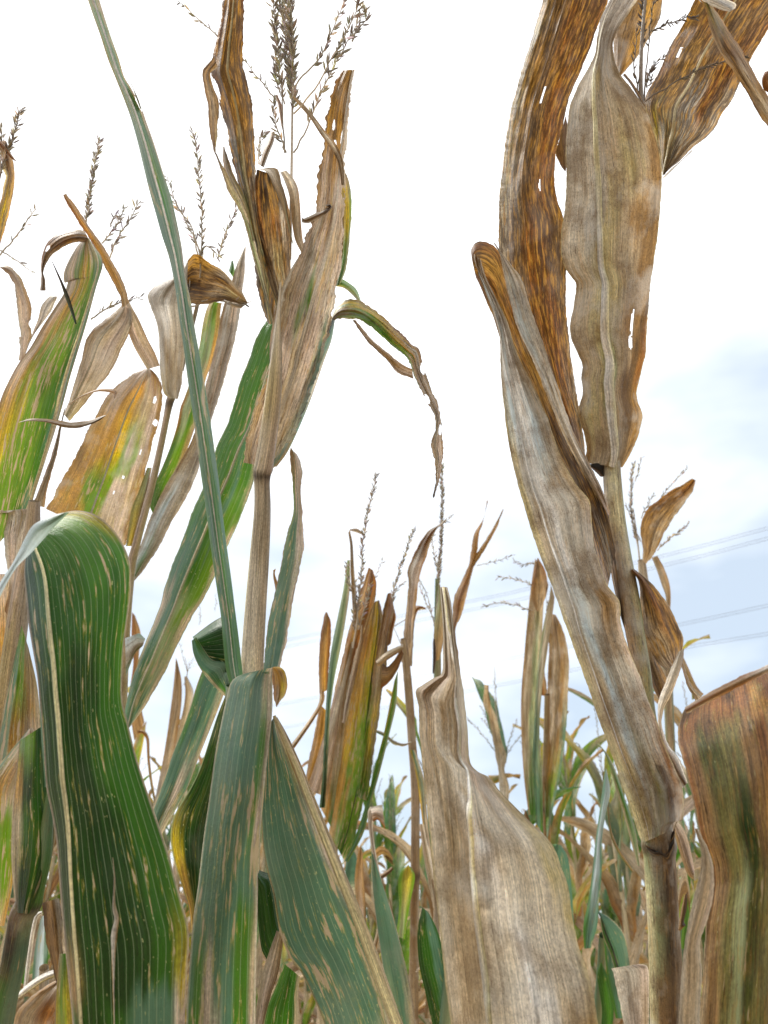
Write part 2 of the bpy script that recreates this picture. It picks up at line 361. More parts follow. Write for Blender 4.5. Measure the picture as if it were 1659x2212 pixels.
def spikelets(curve, rad, dens, size, start=.25, spread=.5, seed=0, col=(.42, .37, .31)):
    """a tassel branch: thin stem with many small pointed spikelets"""
    r = np.random.RandomState(seed); n = len(curve); X = curve
    g = []; ring, uv = tube_grid(X, np.linspace(rad, rad*.45, n), 6)
    g.append((ring, np.tile(np.array(col)*1.15, (n, 6, 1)), (0, 0, .2, 0), uv, True, None))
    Ls = np.r_[0, np.cumsum(np.linalg.norm(np.diff(X, axis=0), axis=1))]; tot = Ls[-1]
    cnt = int((1-start)*tot*dens); tn = np.gradient(X, axis=0); tn /= np.linalg.norm(tn, axis=1)[:, None]+1e-9
    for i in range(cnt):
        s = tot*(start+(1-start)*(i+r.rand()*.8)/cnt); p = np.array([np.interp(s, Ls, X[:, k]) for k in range(3)]); a = np.array([np.interp(s, Ls, tn[:, k]) for k in range(3)])
        v = r.randn(3); v -= a*v.dot(a); v /= np.linalg.norm(v)+1e-9
        dirn = a*(1-spread*.5)+v*spread*(.5+r.rand()*.9); dirn /= np.linalg.norm(dirn)
        w = np.cross(dirn, r.randn(3)); w /= np.linalg.norm(w); w2 = np.cross(dirn, w)
        ln = size*(.7+.6*r.rand()); K = 5; prof = [(0, .12), (.3, 1), (.65, .85), (1, .05)]; wd = ln*(.11+.05*r.rand())
        an = np.linspace(0, 2*math.pi, K, endpoint=False)
        gp = np.stack([p+v*rad*.6+dirn*ln*q+wd*k*(np.cos(an)[:, None]*w+.6*np.sin(an)[:, None]*w2) for q, k in prof])
        cc = np.array(col)*(.65+.7*r.rand())*np.array([1, 1+.06*r.randn(), 1+.12*r.randn()])
        g.append((gp, np.tile(cc, (4, K, 1)), (0, 0, .3, 0), np.zeros((4, K, 2))+r.rand(), True, None))
    return g
_ts = [0]
def tassel(pl, stem, branches, d, size=.008, dens=420, rad=.0011, col=(.52, .47, .39), stemw=None):
    """stem: picture polyline (bottom to top); branches: (polyline, density factor, start) bottom to tip"""
    org = np.array(pl.location); q = spline(parse(stem), 30); X = P(q[:, 0], q[:, 1], vals(d, np.linspace(0, 1, 30)))
    w = (stemw or 6)/2*X.shape[0]*0+(stemw or 6)/2*vals(d, np.linspace(0, 1, 30))/FPX
    ring, uv = tube_grid(X, np.linspace(1, .6, 30)*w, 8)
    top = mesh_obj('tassel', [(ring, np.tile(np.array(col)*1.25, (30, 8, 1)), (0, 0, .4, 0), uv, True, None)], M_STALK, pl, org)
    for b in branches:
        pts, f, stt = b[:3]; _ts[0] += 1; rr = np.random.RandomState(_ts[0])
        p = parse(pts); k = 24; c2 = spline(p[:, :2], k)
        dd = vals(b[3] if len(b) > 3 else d, np.linspace(0, 1, k)); cv = P(c2[:, 0], c2[:, 1], dd)
        cv[1:] += np.cumsum(rr.randn(k-1, 3)*.0005, axis=0)
        sz = b[4] if len(b) > 4 else size
        mesh_obj('branch', spikelets(cv, rad, dens*f, sz, stt, .55, _ts[0], col), M_LEAF, top, org)
    return top
# ------------------------------------------------------------------ the near plants (picture outlines placed at their own depths)
# --- A: dry plant standing left of the middle
A = plant(538, 2212, .80, 'tall dry maize plant with bare straw stalk, black joint and branched grey tassel at top')
stalk(A, '606,610,3 601,700,12 597,780,26 590,860,35 580,940,38 570,1005,40 566,1030,34 567,1100,36 561,1200,42 552,1320,46 545,1440,49 540,1600,50 538,1800,50', '.75 .745 .765 .80 .80 .80 .80', c='0:qpt|.2:pst|.33:spq|.36:apw|.6:apt|1:aas', fx=(.15, .1, .12, 0), nodes=(.348,))
# sheath leaf, broad and tan, rising to a ragged tip
leaf(A, '530,1000 527,985 533,945 545,905 556,870 570,830 584,790 590,740 603,680 618,620 640,565 660,510 676,470 686,420 690,370 696,320 704,270 708,235 716,205 725,180 740,152',
     '592,1012 612,985 640,930 664,868 690,790 706,735 718,680 726,630 732,590 738,540 742,480 744,420 745,370 748,320 752,280 757,230 760,195 763,170 766,150',
     '.79 .775 .77 .77 .78 .79 .80', c='0:tqtp|.3:nqtqG|.4:tqgqp|.55:qwqtq|.7:nqnqt|.85:nononp|1:rnonq', dl='-.02 -.012 .005 .01', dr='.03 .03 .02 .012', m='.55 .5 .6 .75 .85', rib='4 5 4 3 2', ribc='p',
     fx=(.55, .1, .35, 0), jag=2.2, wave=.007, holes=[(.815, .5, .010, .07), (.86, .35, .012, .05), (.83, .78, .02, .05), (.70, .93, .012, .05)])
leaf(A, '583,795 582,760 588,700 600,650 618,600 640,562', '586,797 596,770 604,735 612,700 622,640 652,545', '.765', c='xwpw|.3:nwpp|1:wpp', dl='.014', dr='.0', fx=(.3, 0, .3, 0), wave=.002)
leaf(A, '563,1012 580,960 612,905 640,850 665,790 692,730 716,690', '598,1008 622,975 650,915 676,850 700,780 716,735 724,690', '.80 .805 .81', c='0:tpGt|.3:pGBG|.6:tBGp|1:pGG', dl='-.01', dr='.02', fx=(.1, .2, .2, .5), wave=.006)
# drooping yellow green leaf with a withered string of a tip
leaf(A, '716,690 726,665 745,650 770,648 800,664 835,690 868,722 893,745 905,752 912,780 918,805 930,838 942,862 948,880 953,910 955,950 956,985 950,1030 938,1076',
     '700,725 722,694 750,690 780,694 808,712 838,740 865,762 886,785 893,806 903,830 920,862 931,885 938,900 940,925 934,950 932,975 940,1000 940,1040 934,1074',
     '.81 .80 .78 .76 .75 .74 .74', c='0:gbnq|.12:rynbv|.25:nybgb|.42:rnobv|.5:nwqn|.7:wqwn|.9:nqwn|1:dxd', dl='.02', dr='.012', fx=(.55, .3, .3, .3), jag=1.3, wave=.007, wf=30, rag=.16,
     holes=[(.50, .1, .02, .25), (.6, .85, .02, .2), (.74, .2, .02, .2)])
leaf(A, '768,690 790,718 812,742 838,762 866,785 890,796', '762,692 785,727 808,752 832,775 860,806 893,818', '.79 .77', c='wqn|.7:qnq|1:nqn', fx=(.3, 0, .3, 0), dl='-.005', dr='.004', jag=.8)
leaf(A, '735,600 752,610 770,625 780,650', '720,618 742,622 760,636 778,656', '.83', c='bby|1:gvq', fx=(.1, .2, 0, .6))
leaf(A, '742,380 748,375 756,400 760,460 755,520 748,580 735,615', '730,400 735,440 738,480 738,520 735,560 728,590 722,620', '.82', c='0:nyn|.4:byn|.7:ebn|1:vgq', fx=(.4, .3, .2, .3), jag=1.2)
# tall brown leaf on the left, folded in its upper part
leaf(A, '578,700 560,640 548,560 540,500 526,430 510,380 500,330 492,290 480,240 466,190 455,155 462,120 470,80 478,40 484,-10 486,-70',
     '592,700 600,620 585,560 566,500 556,440 553,390 550,330 548,280 545,235 536,190 528,150 524,110 525,60 527,20 528,-10 530,-70',
     '.785 .77 .76 .755 .75', c='0:svnt|.2:ntvtn|.35:nvtwt|.5:wewnt|.6:nonon|.8:ronor|1:rnowr', dl='.018', dr='.02', m='.4 .5 .5', rib='2 3 3 2', ribc='s', fx=(1.4, 0, .1, 0), jag=1.2, wave=.008,
     holes=[(.66, .04, .03, .035)])
leaf(A, '462,118 452,135 437,155 440,185 449,230 452,280 460,318 464,333', '470,145 466,150 455,160 462,190 471,215 472,260 468,300 466,334', '.748', c='nnt|.4:ntn|1:nns', fx=(.6, 0, .2, 0), dl='.01', dr='.01', jag=.8)
leaf(A, '463,330 478,372 492,410 512,445 530,490 548,560 574,650 588,700', '467,330 486,368 502,400 520,436 538,480 556,545 580,640 592,700', '.752 .765 .78', c='nts|.5:svp|1:vps', fx=(.3, 0, .1, 0), dl='.004', dr='.004')
leaf(A, '481,318 482,350 492,385 508,418 524,455 540,520', '485,316 494,345 506,380 522,410 538,450 552,520', '.765', c='nwn|1:wsv', fx=(.35, 0, .1, 0))
# short leaf with the folded over top
leaf(A, '608,690 590,640 574,590 566,540 558,480 553,430 552,390 555,366', '622,640 628,600 628,560 630,520 628,480 622,440 608,400 598,380', '.79 .785 .78', c='0:vttn|.3:ntsnt|.6:rnrpn|.85:rxoxn|1:xdxd', dl='-.006', dr='.014', fx=(1.0, 0, .2, 0), jag=.6, wave=.006)
leaf(A, '555,367 572,370 588,396 600,424 612,456 622,490 632,528', '580,362 600,366 608,395 618,425 622,460 628,495 634,530', '.772 .765 .775', c='0:pPwt|.4:wtwn|1:tvn', dl='.012', dr='-.006', fx=(.35, 0, .4, 0), wave=.003)
leaf(A, '605,372 613,388 624,420 629,455 632,490 638,520 652,548', '618,368 634,386 644,408 648,440 650,475 653,510 658,540', '.768 .775 .785', c='0:Ppt|.5:ntn|1:tpn', dl='.01', dr='.01', fx=(.2, 0, .3, 0), wave=.002)
leaf(A, '700,442 716,440 700,452 680,462 655,472 652,460', '712,448 718,446 706,462 690,472 668,482 652,482', '.76', c='wdw|1:wnw', fx=(.4, 0, .4, 0), jag=1)
leaf(A, '634,206 655,224 676,248 700,280 722,305 740,345 744,400', '632,211 648,230 670,256 692,290 712,318 730,352 738,400', '.77 .77 .785', c='tn|.5:npn|1:ntn', fx=(.1, 0, .2, 0), dl='.003', dr='.003')
leaf(A, '594,206 601,230 606,262 612,290 613,320', '599,204 608,226 610,258 614,285 615,320', '.81', c='tnr|1:nrn', fx=(.2, 0, 0, 0), jag=.6)
leaf(A, '586,284 580,300 570,322 560,356', '594,284 592,305 582,330 570,362', '.82', c='wnw|1:nw', fx=(.2, 0, .2, 0))
tassel(A, '626,560 628,460 630,360 631,280 632,200', [
    ('632,240 630,150 626,60 618,-20', 2.6, .02, .8), ('631,220 622,110 612,20 604,-30', 2.2, .05, .82), ('632,210 633,110 632,20 630,-20', 2.4, .1, .79),
    ('615,330 610,230 604,150 598,80 588,-5', 1.5, .35, .81), ('615,225 602,190 598,120 592,50', 1.6, .2, .83),
    ('633,190 662,160 690,125 715,75 735,30 748,-10', .8, .25, .78), ('634,246 662,215 690,180 716,135 745,90 770,40 785,-5', 1.1, .35, .77),
    ('634,330 652,300 668,265 690,215 720,150 760,80 792,20', .8, .2, .79), ('760,90 782,50 793,25 782,-5', .8, .1, .79),
    ('600,218 575,190 548,158 524,132', .3, .2, .84), ('527,132 505,105 475,80 440,48 412,22 390,-4', .35, .3, .85), ('618,330 606,300 598,262 596,225', .9, .2, .8),
    ('560,355 556,320 562,290 570,280', 1, .2, .9)], '.80', size=.0088, dens=520, stemw=8, rad=.0009)

# --- long narrow green leaf and the folded green leaves at the bottom middle, one plant
D = plant(515, 2260, .62, 'green maize plant with one long narrow leaf reaching the top edge above broad drooping blades')
stalk(D, '506,1480,36 508,1600,40 510,1750,44 512,2000,46 515,2260,46', '.61 .62', c='Gvg', fx=(0, .1, .1, .3))
leaf(D, '500,1490 489,1450 483,1400 477,1330 468,1270 458,1200 450,1140 442,1080 432,1010 424,950 414,880 404,810 395,740 386,680 378,620 366,560 350,510 336,460 322,410 310,360 298,310 284,260 268,215 250,170 232,125 216,75 200,30 180,-30',
     '528,1485 524,1450 516,1380 507,1310 499,1245 490,1180 481,1110 473,1040 464,975 454,905 444,840 433,775 421,710 412,650 400,590 392,530 380,470 368,420 350,365 333,310 318,268 305,232 283,190 268,165 256,125 240,80 224,30 206,-30',
     '.61 .58 .56 .55 .55 .56 .58', c='0:gGGg|.2:gGgG|.45:GgGG|.62:GGGw|.72:mGgG|.8:GvGq|.86:ebgo|.93:ybgv|1:vbgq', dl='.016', dr='.016', m='.5 .45 .5', rib='1 1 1.4 2.2 2.2 2', ribc='P', fx=(0, .6, .1, .7), wave=.003, rim='v', rag=.1,
     holes=[(.825, .93, .012, .08)])
leaf(D, '283,181 287,190 294,212 303,235', '285,181 290,194 299,214 306,236', '.56', c='we', nu=4)
leaf(D, '528,1455 512,1462 498,1476 490,1505 478,1560 466,1620 458,1680 450,1740 441,1800 434,1860 427,1920 418,1980 412,2050 406,2130 402,2220 398,2400 410,2590 450,2750',
     '592,1441 590,1450 589,1480 588,1540 582,1600 574,1670 568,1740 562,1800 557,1860 557,1920 556,1980 554,2050 553,2130 552,2220 552,2400 530,2590 456,2750',
     '.56 .50 .49 .485 .48 .48', c='0:mGGGGGtt|.15:GGGGGGgq|.3:GmGGGGgq|.45:GGGGGGGq|.55:GGGGGggt|.65:GgqGGggt|.8:ggqqGggq|1:ggqqGggt', dl='.03 .02 .012', dr='.03 .016 .012', m='.5', fx=(0, .6, .12, .9), wave=.004, rim='p', nu=30, rag=.05, ts=.77)
leaf(D, '500,1600 505,1540 520,1475 532,1456', '520,1600 542,1560 566,1500 582,1450', '.60 .585 .562', c='Gm', fx=(0, .3, .1, .5), rim='v', name='leaf_sheath')
# rolled brown margin at its fold
leaf(D, '590,1441 602,1440 614,1448 620,1466 621,1485 616,1503 606,1514 598,1527', '588,1444 588,1452 588,1465 589,1480 590,1495 591,1508 594,1518 597,1528', '.50 .505 .5', c='0:ton|.3:ynor|.6:oynr|1:dnn', dl='-.012', dr='.012', fx=(.7, 0, .1, 0), m='.5')
leaf(D, '585,1560 572,1620 565,1690 564,1760 568,1830 577,1880 590,1930 598,1980 606,2020 625,2065 650,2100 675,2150 700,2210 740,2330 850,2500 960,2620',
     '594,1545 604,1580 622,1620 645,1675 668,1735 690,1790 712,1850 735,1910 757,1960 777,2010 800,2070 825,2140 852,2215 900,2340 945,2500 966,2620',
     '.57 .56 .55 .54 .53', c='0:GGGt|.15:GGGGn|.35:mGGGGq|.55:GGGGGG|.7:GGGGGt|.85:GGGGtq|1:gGGGqt', dl='.0', dr='.01', m='.5 .5', fx=(0, .8, .1, .9), wave=.006, rim='n', nu=28, rag=.06, ts=.78)
stalk(D, '592,1546,7 604,1572,11 622,1612,13 645,1665,15 668,1725,16 700,1805,18 738,1900,20 770,1980,21 800,2060,22 830,2140,23 862,2225,24 900,2320,24', '.555 .545 .535 .525', c='0:nst|.3:sat|1:sas', fx=(.1, 0, .15, 0), ground=False, name='leaf_midrib', flat=.6)
leaf(D, '597,1550 618,1590 645,1650 668,1710 700,1790 738,1885 770,1962 800,2042 830,2125 862,2215 900,2310', '599,1549 622,1590 650,1650 676,1712 708,1790 746,1885 778,1962 810,2042 840,2125 872,2215 912,2310', '.56 .55 .54 .53', c='ntn|.5:tst|1:tqt', nu=5)
# dark middle blades, the shadow on them painted in near-black green
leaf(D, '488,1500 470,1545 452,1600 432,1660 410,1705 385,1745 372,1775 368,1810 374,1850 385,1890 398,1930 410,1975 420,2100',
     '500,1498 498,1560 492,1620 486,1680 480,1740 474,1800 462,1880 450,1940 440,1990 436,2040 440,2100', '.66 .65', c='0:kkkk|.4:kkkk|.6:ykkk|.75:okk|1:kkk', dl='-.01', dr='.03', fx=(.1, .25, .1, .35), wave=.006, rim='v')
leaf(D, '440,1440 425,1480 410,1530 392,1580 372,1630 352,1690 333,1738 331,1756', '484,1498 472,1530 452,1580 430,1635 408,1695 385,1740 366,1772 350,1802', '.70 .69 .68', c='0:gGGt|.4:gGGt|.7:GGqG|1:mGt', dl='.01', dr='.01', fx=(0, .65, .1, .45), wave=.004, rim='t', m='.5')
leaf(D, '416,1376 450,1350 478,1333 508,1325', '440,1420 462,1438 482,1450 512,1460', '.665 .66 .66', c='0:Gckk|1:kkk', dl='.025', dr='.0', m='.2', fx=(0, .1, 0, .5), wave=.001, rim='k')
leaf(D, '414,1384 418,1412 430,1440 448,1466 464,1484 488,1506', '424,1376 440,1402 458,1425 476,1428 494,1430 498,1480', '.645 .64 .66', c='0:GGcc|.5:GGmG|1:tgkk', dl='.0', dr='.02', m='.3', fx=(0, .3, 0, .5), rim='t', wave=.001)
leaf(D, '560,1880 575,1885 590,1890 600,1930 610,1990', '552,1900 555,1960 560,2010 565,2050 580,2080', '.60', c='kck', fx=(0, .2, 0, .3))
leaf(D, '598,2010 580,2060 565,2110 555,2170 550,2230 545,2320', '612,2018 608,2060 600,2105 585,2150 572,2200 560,2260', '.58', c='qtn|.5:tqd|1:tqn', fx=(.2, 0, .2, 0))
leaf(D, '612,2080 595,2130 575,2180 562,2260 555,2350', '648,2110 645,2150 648,2200 650,2260 655,2350', '.60', c='ggct', fx=(0, .3, 0, .6), rim='t')

# --- E: close green leaf folded over itself at the lower left
E = plant(-20, 2320, .60, 'close green maize plant at lower left, one broad blade arching over and hanging down')
stalk(E, '110,1700,14 94,1840,34 78,1900,44 62,1950,50 48,1975,52 40,2010,50 28,2080,52 10,2150,56 -5,2230,58 -20,2320,60', '.60', c='0:gG|.38:Gvg|.42:ndv|.56:vxG|.75:mgm|1:mgm', fx=(.1, .1, .4, .3), nodes=(.40,))
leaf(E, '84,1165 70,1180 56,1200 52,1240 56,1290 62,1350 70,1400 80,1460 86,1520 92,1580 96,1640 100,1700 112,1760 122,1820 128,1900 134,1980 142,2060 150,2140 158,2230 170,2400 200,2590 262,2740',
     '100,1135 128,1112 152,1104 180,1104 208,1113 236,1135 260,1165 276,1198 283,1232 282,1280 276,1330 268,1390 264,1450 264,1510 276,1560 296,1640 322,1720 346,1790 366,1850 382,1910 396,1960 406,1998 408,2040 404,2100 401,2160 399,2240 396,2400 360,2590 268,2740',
     '.50 .47 .46 .455 .45 .45 .45', c='0:cggby|.05:kcggby|.12:kccggg|.2:kccccg|.3:kkkkcg|.45:kkkccc|.55:kkkkcc|.65:kkkkcg|.78:nkkkcy|.83:ckcGGq|1:vkcGGq', dl='.03 .02 .015', dr='.035 .03 .02 .01', m='88,1165 100,1300 112,1400 128,1560 141,1700 152,1850 160,1980 168,2080 178,2212 192,2400 265,2740', rib='3 6 7 6 6 7 7', ribc='ava',  # arch top painted yellow-green, its glow put into the colour
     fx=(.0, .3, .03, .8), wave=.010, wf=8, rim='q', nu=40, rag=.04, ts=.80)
leaf(E, '96,1700 84,1500 78,1300 90,1185', '128,1700 126,1500 116,1300 106,1160', '.595 .57 .54 .505', c='Gm', fx=(0, .3, .1, .5), name='leaf_sheath')
leaf(E, '243,1852 246,1900 243,1960 247,1985 240,2020 241,2070 243,2130 245,2212 246,2400', '244,1852 249,1900 249,1950 257,1983 254,2012 249,2070 247,2130 248,2212 250,2400', '.447', c='PoP|.35:PPo|.5:oPP|1:otP', nu=5, wave=.001, dl='.002', dr='.002')
leaf(E, '134,1108 110,1115 73,1133 55,1160 43,1185 25,1220 0,1258 -40,1330', '150,1106 112,1143 100,1158 84,1176 67,1195 33,1230 0,1290 -36,1370', '.465 .46 .45 .44', c='Bmm|.5:BBB|1:BBB', dl='.004', dr='.006', fx=(0, .1, .1, .25), wave=.001, nu=12)  # turned underside of the tip, its pale reflection painted in blue-white
leaf(E, '42,1600 36,1660 30,1720 26,1780 24,1840 27,1900 34,1972', '104,1560 108,1640 112,1700 118,1760 118,1820 104,1880 66,1974', '.61 .595 .58', c='0:gbkk|.3:okck|.5:tcck|.8:tkcc|1:wkkc', dl='.014', dr='.014', fx=(.1, .2, .1, .4), wave=.004, rim='t')
leaf(E, '92,1950 96,2000 102,2040 110,2080 118,2110 126,2130', '128,1940 134,1990 136,2040 138,2080 138,2110 134,2135', '.56', c='dnw|.6:dnt|1:dnt', fx=(.6, 0, .6, 0), jag=1, dl='.02')
leaf(E, '128,2060 124,2110 120,2160 118,2220 112,2320', '150,2060 156,2120 162,2180 166,2230 176,2330', '.50', c='tgo|.4:ybyo|1:gyoy', fx=(.1, .4, .1, .2), rim='t')

# --- Q: yellowing plant at the left edge, behind the folded green one
Q = plant(-60, 2200, .86, 'yellowing maize plant at the left edge with a wide bright green, orange flecked blade')
stalk(Q, '74,1082,24 72,1110,28 68,1160,34 50,1260,40 30,1400,46 5,1600,50 -25,1900,52 -60,2200,54', '.78 .82 .86', c='0:ptq|.15:pqw|.3:tsq|1:nt', fx=(.3, .1, .3, 0))
leaf(Q, '-60,1240 -45,1080 -25,960 0,868 18,825 40,785 66,750 92,705 118,665 140,630 148,600 140,612 138,590 150,560 168,530 182,516',
     '62,1100 78,1050 96,1000 116,940 134,880 150,820 168,760 182,715 192,680 200,650 208,620 216,595 222,572 218,552 206,535 192,515',
     '.80 .79 .78 .77 .77 .78', c='0:bbbggG|.2:obbbgG|.4:oybbgG|.6:qobbgG|.75:nqobgG|.88:wqgobG|1:pPqpp', dl='.02', dr='.012', m='.96 .93 .9 .86', rib='6 6 5 4 3 2', ribc='Pap', fx=(.05, 1.0, .08, .35), wave=.004, rim='n', nu=30, rag=.12)
leaf(Q, '70,1090 90,1040 112,980 130,915 140,880', '96,1096 104,1050 122,985 134,920 142,880', '.80', c='ntn|.5:rtn|1:tt', fx=(.3, 0, .2, 0), nu=8)
leaf(Q, '182,498 165,495 145,499 122,507 104,522 92,545 88,575 89,600 87,628', '196,525 170,523 150,527 130,538 112,552 98,575 94,590 98,605 99,628', '.78 .76 .75 .76', c='0:tnd|.3:dnrn|.6:rnt|1:tn', dl='.018', dr='.01', fx=(.9, 0, .2, 0), jag=.7, holes=[(.5, .3, .04, .12)])
leaf(Q, '112,565 120,585 130,610 140,640 152,672 162,700', '113,564 126,590 138,615 150,642 160,675 166,700', '.75', c='dx|1:kx', dl='.003', dr='.003', nu=6)
leaf(Q, '0,576 14,574 30,582 46,605 60,635 68,665 66,690 70,686 62,700 68,722 60,750 52,778', '0,578 8,583 22,596 32,625 36,660 38,685 42,705 46,730 40,728 42,750 40,776 42,779', '.84', c='tqn|.5:nqt|1:tqt', fx=(.25, 0, .3, 0), dl='.01', dr='.01', jag=1.2)
leaf(Q, '52,775 62,745 72,715 82,690 90,660 108,640 120,640', '60,740 90,700 105,680 112,670 118,655 122,648 124,640', '.83', c='tqp|1:wPp', fx=(.2, 0, .2, 0), dl='.008')
leaf(Q, '0,306 12,304 20,322 28,345 32,375 30,405 24,440 14,480 4,515 -10,560', '-12,310 2,330 4,350 6,365 12,380 8,400 2,430 -6,460 -16,500 -30,540', '.90', c='0:nrn|.3:ona|.6:oyn|1:onn', fx=(.7, 0, .1, 0), dl='.02', dr='.01', jag=.8)
leaf(Q, '0,304 12,315 24,332 38,352', '-2,308 10,322 22,340 40,353', '.89', c='nr', nu=4)
# hanging broken leaves at the left edge
leaf(Q, '-30,1100 -10,1108 5,1104 15,1108 10,1150 12,1200 20,1260 10,1320', '20,1104 50,1106 66,1098 64,1130 55,1180 50,1260 52,1330 48,1380', '.79', c='pPqp|.5:pqwp|1:nqn', fx=(.35, .1, .45, 0), dl='.012', dr='.012', jag=1.2)
leaf(Q, '-40,1240 -40,1400 -40,1550 -40,1700', '40,1240 44,1320 48,1400 30,1480 10,1560 4,1620', '.80', c='0:ooqtn|.4:onoon|1:wonot', fx=(.55, .1, .3, 0))
leaf(Q, '46,1350 26,1440 8,1530 -10,1640 -20,1750', '62,1400 80,1480 88,1560 96,1650 100,1760', '.76 .74', c='0:gbtn|.3:Gbot|.6:Goqt|1:Goqt', fx=(0, .8, .2, .3), rim='t', dl='.015', dr='.015', wave=.006)
leaf(Q, '62,1575 20,1625 -30,1690 -30,1740 -30,1800 -30,1900 -30,2000', '70,1572 86,1600 78,1660 62,1730 48,1780 36,1850 26,1920 10,2000', '.66', c='0:Gqqt|.35:moqt|.5:obbo|.75:bbbo|1:oto', fx=(0, 1.0, .15, .2), rim='t', dl='.02', dr='.01')
tassel(Q, '-10,420 0,380 8,340 14,310', [('8,340 22,312 36,285 48,258 52,252', 2.2, .1, .9), ('2,370 4,330 4,290 0,265', 1.6, .1, .92), ('-5,400 10,350 20,320 30,300', 1.2, .2, .9)], '.90', size=.008, stemw=5)
tassel(Q, '172,560 178,520 182,490 190,460', [('186,480 194,430 204,370 214,325 219,306', 2.9, .02, 1.0, .008), ('220,525 232,505 244,480 252,460', 1.3, .1, 1.0), ('236,560 248,530 262,500 282,465 302,432', .8, .1, 1.0), ('238,490 250,468 262,470 268,448', .7, .1, 1.0),
     ('196,690 222,674 255,656 310,640', .6, .1, 1.0), ('0,552 20,530 45,500 78,460', .5, .3, 1.0), ('0,540 20,552 50,575 68,590', .25, .3, 1.1)], '1.0', size=.009, stemw=4)
# crossing orange brown strap
leaf(Q, '143,418 160,440 180,468 202,502 224,534 246,570 262,600 272,628 278,655', '135,422 145,440 156,458 168,480 188,508 210,545 228,578 244,610 260,640 264,665', '.84', c='0:onr|.4:nor|.7:non|1:ntn', fx=(.35, 0, .15, 0), dl='.012', dr='.006', jag=.7)
leaf(Q, '276,645 286,665 300,690 318,730 336,765 345,790', '262,660 270,690 278,720 290,750 306,778 318,798', '.86 .90', c='0:tqn|.4:ntqn|1:nqt', fx=(.2, 0, .25, 0), dl='.01')
leaf(Q, '262,660 240,680 220,695 200,712 186,735 180,760 172,790 160,830 148,870 138,895', '284,668 286,695 276,725 262,755 248,785 232,812 214,835 196,856 176,880 150,910', '.85 .84 .84', c='0:tqw|.3:ntqt|.7:tqtt|1:tps', dl='.01', dr='.014', m='.35', rib='1.5 2 2.5', ribc='p', fx=(.15, 0, .45, 0), wave=.005, rim='n')
leaf(Q, '40,912 62,905 95,904 128,908 155,912 190,908 222,898 229,897', '42,913 62,910 95,912 120,918 140,923 170,924 200,916 229,898', '.74 .73 .74', c='0:pwP|.4:nqn|1:qwd', fx=(.2, 0, .3, 0), dl='.01', dr='.0', wave=.002, jag=.5)
leaf(Q, '229,897 238,875 250,855 252,845 240,840 215,840 190,848 165,860 148,872', '232,893 242,870 246,858 243,850 232,847 212,846 190,852 166,864 150,876', '.75', c='nqw|.5:nq|1:tq', fx=(.2, 0, .3, 0), dl='.012', wave=.002)

# --- B: dark green blade leaning up to the right behind the bare stalk
B = plant(200, 2200, 1.0, 'maize plant with long dark green blade leaning up behind the bare straw coloured stalk')
stalk(B, '262,1590,24 250,1700,30 230,1900,34 200,2200,36', '.95 1.0', c='Gvg', fx=(0, .1, .1, .3))
leaf(B, '262,1590 268,1540 282,1480 302,1420 326,1360 345,1312 356,1270 370,1225 384,1190 400,1150 418,1100 436,1060 455,1010 470,960 492,915 505,870 520,820 538,775 552,735 568,705 582,685 600,650',
     '275,1578 296,1550 320,1515 345,1470 362,1440 385,1390 408,1345 435,1300 462,1250 480,1205 500,1160 522,1110 545,1050 552,1020 560,980 576,930 590,880 600,840 606,800 608,760 606,720 606,660',
     '.93 .92 .91 .91 .92 .93', c='0:gcGt|.15:Gcvt|.28:qGvbt|.4:GGgbt|.6:gggGgt|.8:gggGg|1:gggg', dl='.02', dr='.02', m='270,1570 300,1490 345,1390 400,1250 450,1130 500,1010 535,930 565,850 590,750', rib='2 3 2.8 2.4 1.6', ribc='vpv', fx=(0, .6, .08, .55), wave=.005, rim='v', nu=28, jag=.6)
leaf(B, '270,1378 282,1374 300,1368 314,1380', '272,1460 280,1440 292,1412 308,1396', '.96', c='BwG|1:mwe', fx=(0, .1, .9, .2), dl='.02')

# --- F: plant with the pale hooded leaf
F = plant(240, 2200, 1.12, 'maize plant with a pale hooded dead leaf under a thin tassel on slim grey stalk')
stalk(F, '376,800,10 372,850,16 366,870,15 360,900,14 348,960,14 330,1040,15 312,1110,16 296,1170,17 280,1250,20 262,1500,26 240,2200,34', '1.02 1.03 1.08 1.12', c='tqs', fx=(.15, 0, .4, 0), nodes=(.05,))
leaf(F, '364,860 352,845 346,800 344,760 342,720 336,690 326,665 318,640 330,622 352,604 378,592 398,575 404,564', '384,862 392,835 396,800 400,760 404,720 406,690 408,660 408,640 410,620 412,600 410,585 408,575 406,564', '1.0 .99 .98 .97 .96', c='0:swt|.3:wtwt|.6:wPww|.8:Pww|1:PPp', dl='.03', dr='-.01', m='.3', fx=(.25, 0, .55, 0), wave=.010, wf=10, rim='p')
leaf(F, '406,562 418,550 432,552 452,566 474,580 494,598 510,618 524,634 534,652', '403,656 416,658 432,658 450,656 468,652 486,650 504,654 520,658 536,655', '.96 .95 .94', c='0:odxn|.25:ondn|.5:tdtn|.75:tnsd|1:pnp', dl='-.01', dr='-.012', m='.5', fx=(.9, 0, .3, 0), wave=.010, wf=25, jag=1.2)
leaf(F, '480,646 500,652 520,655 540,652', '478,650 500,660 520,667 520,666', '.94', c='pPt|1:nwn', nu=8, jag=1)
leaf(F, '400,567 407,563 408,600 406,640 404,656', '412,567 413,590 412,620 411,640 409,656', '.955', c='Pp', nu=6)
stalk(F, '428,640,5 426,660,8 416,700,9 405,740,10 392,800,10', '.97 1.0', c='qw', ground=False)
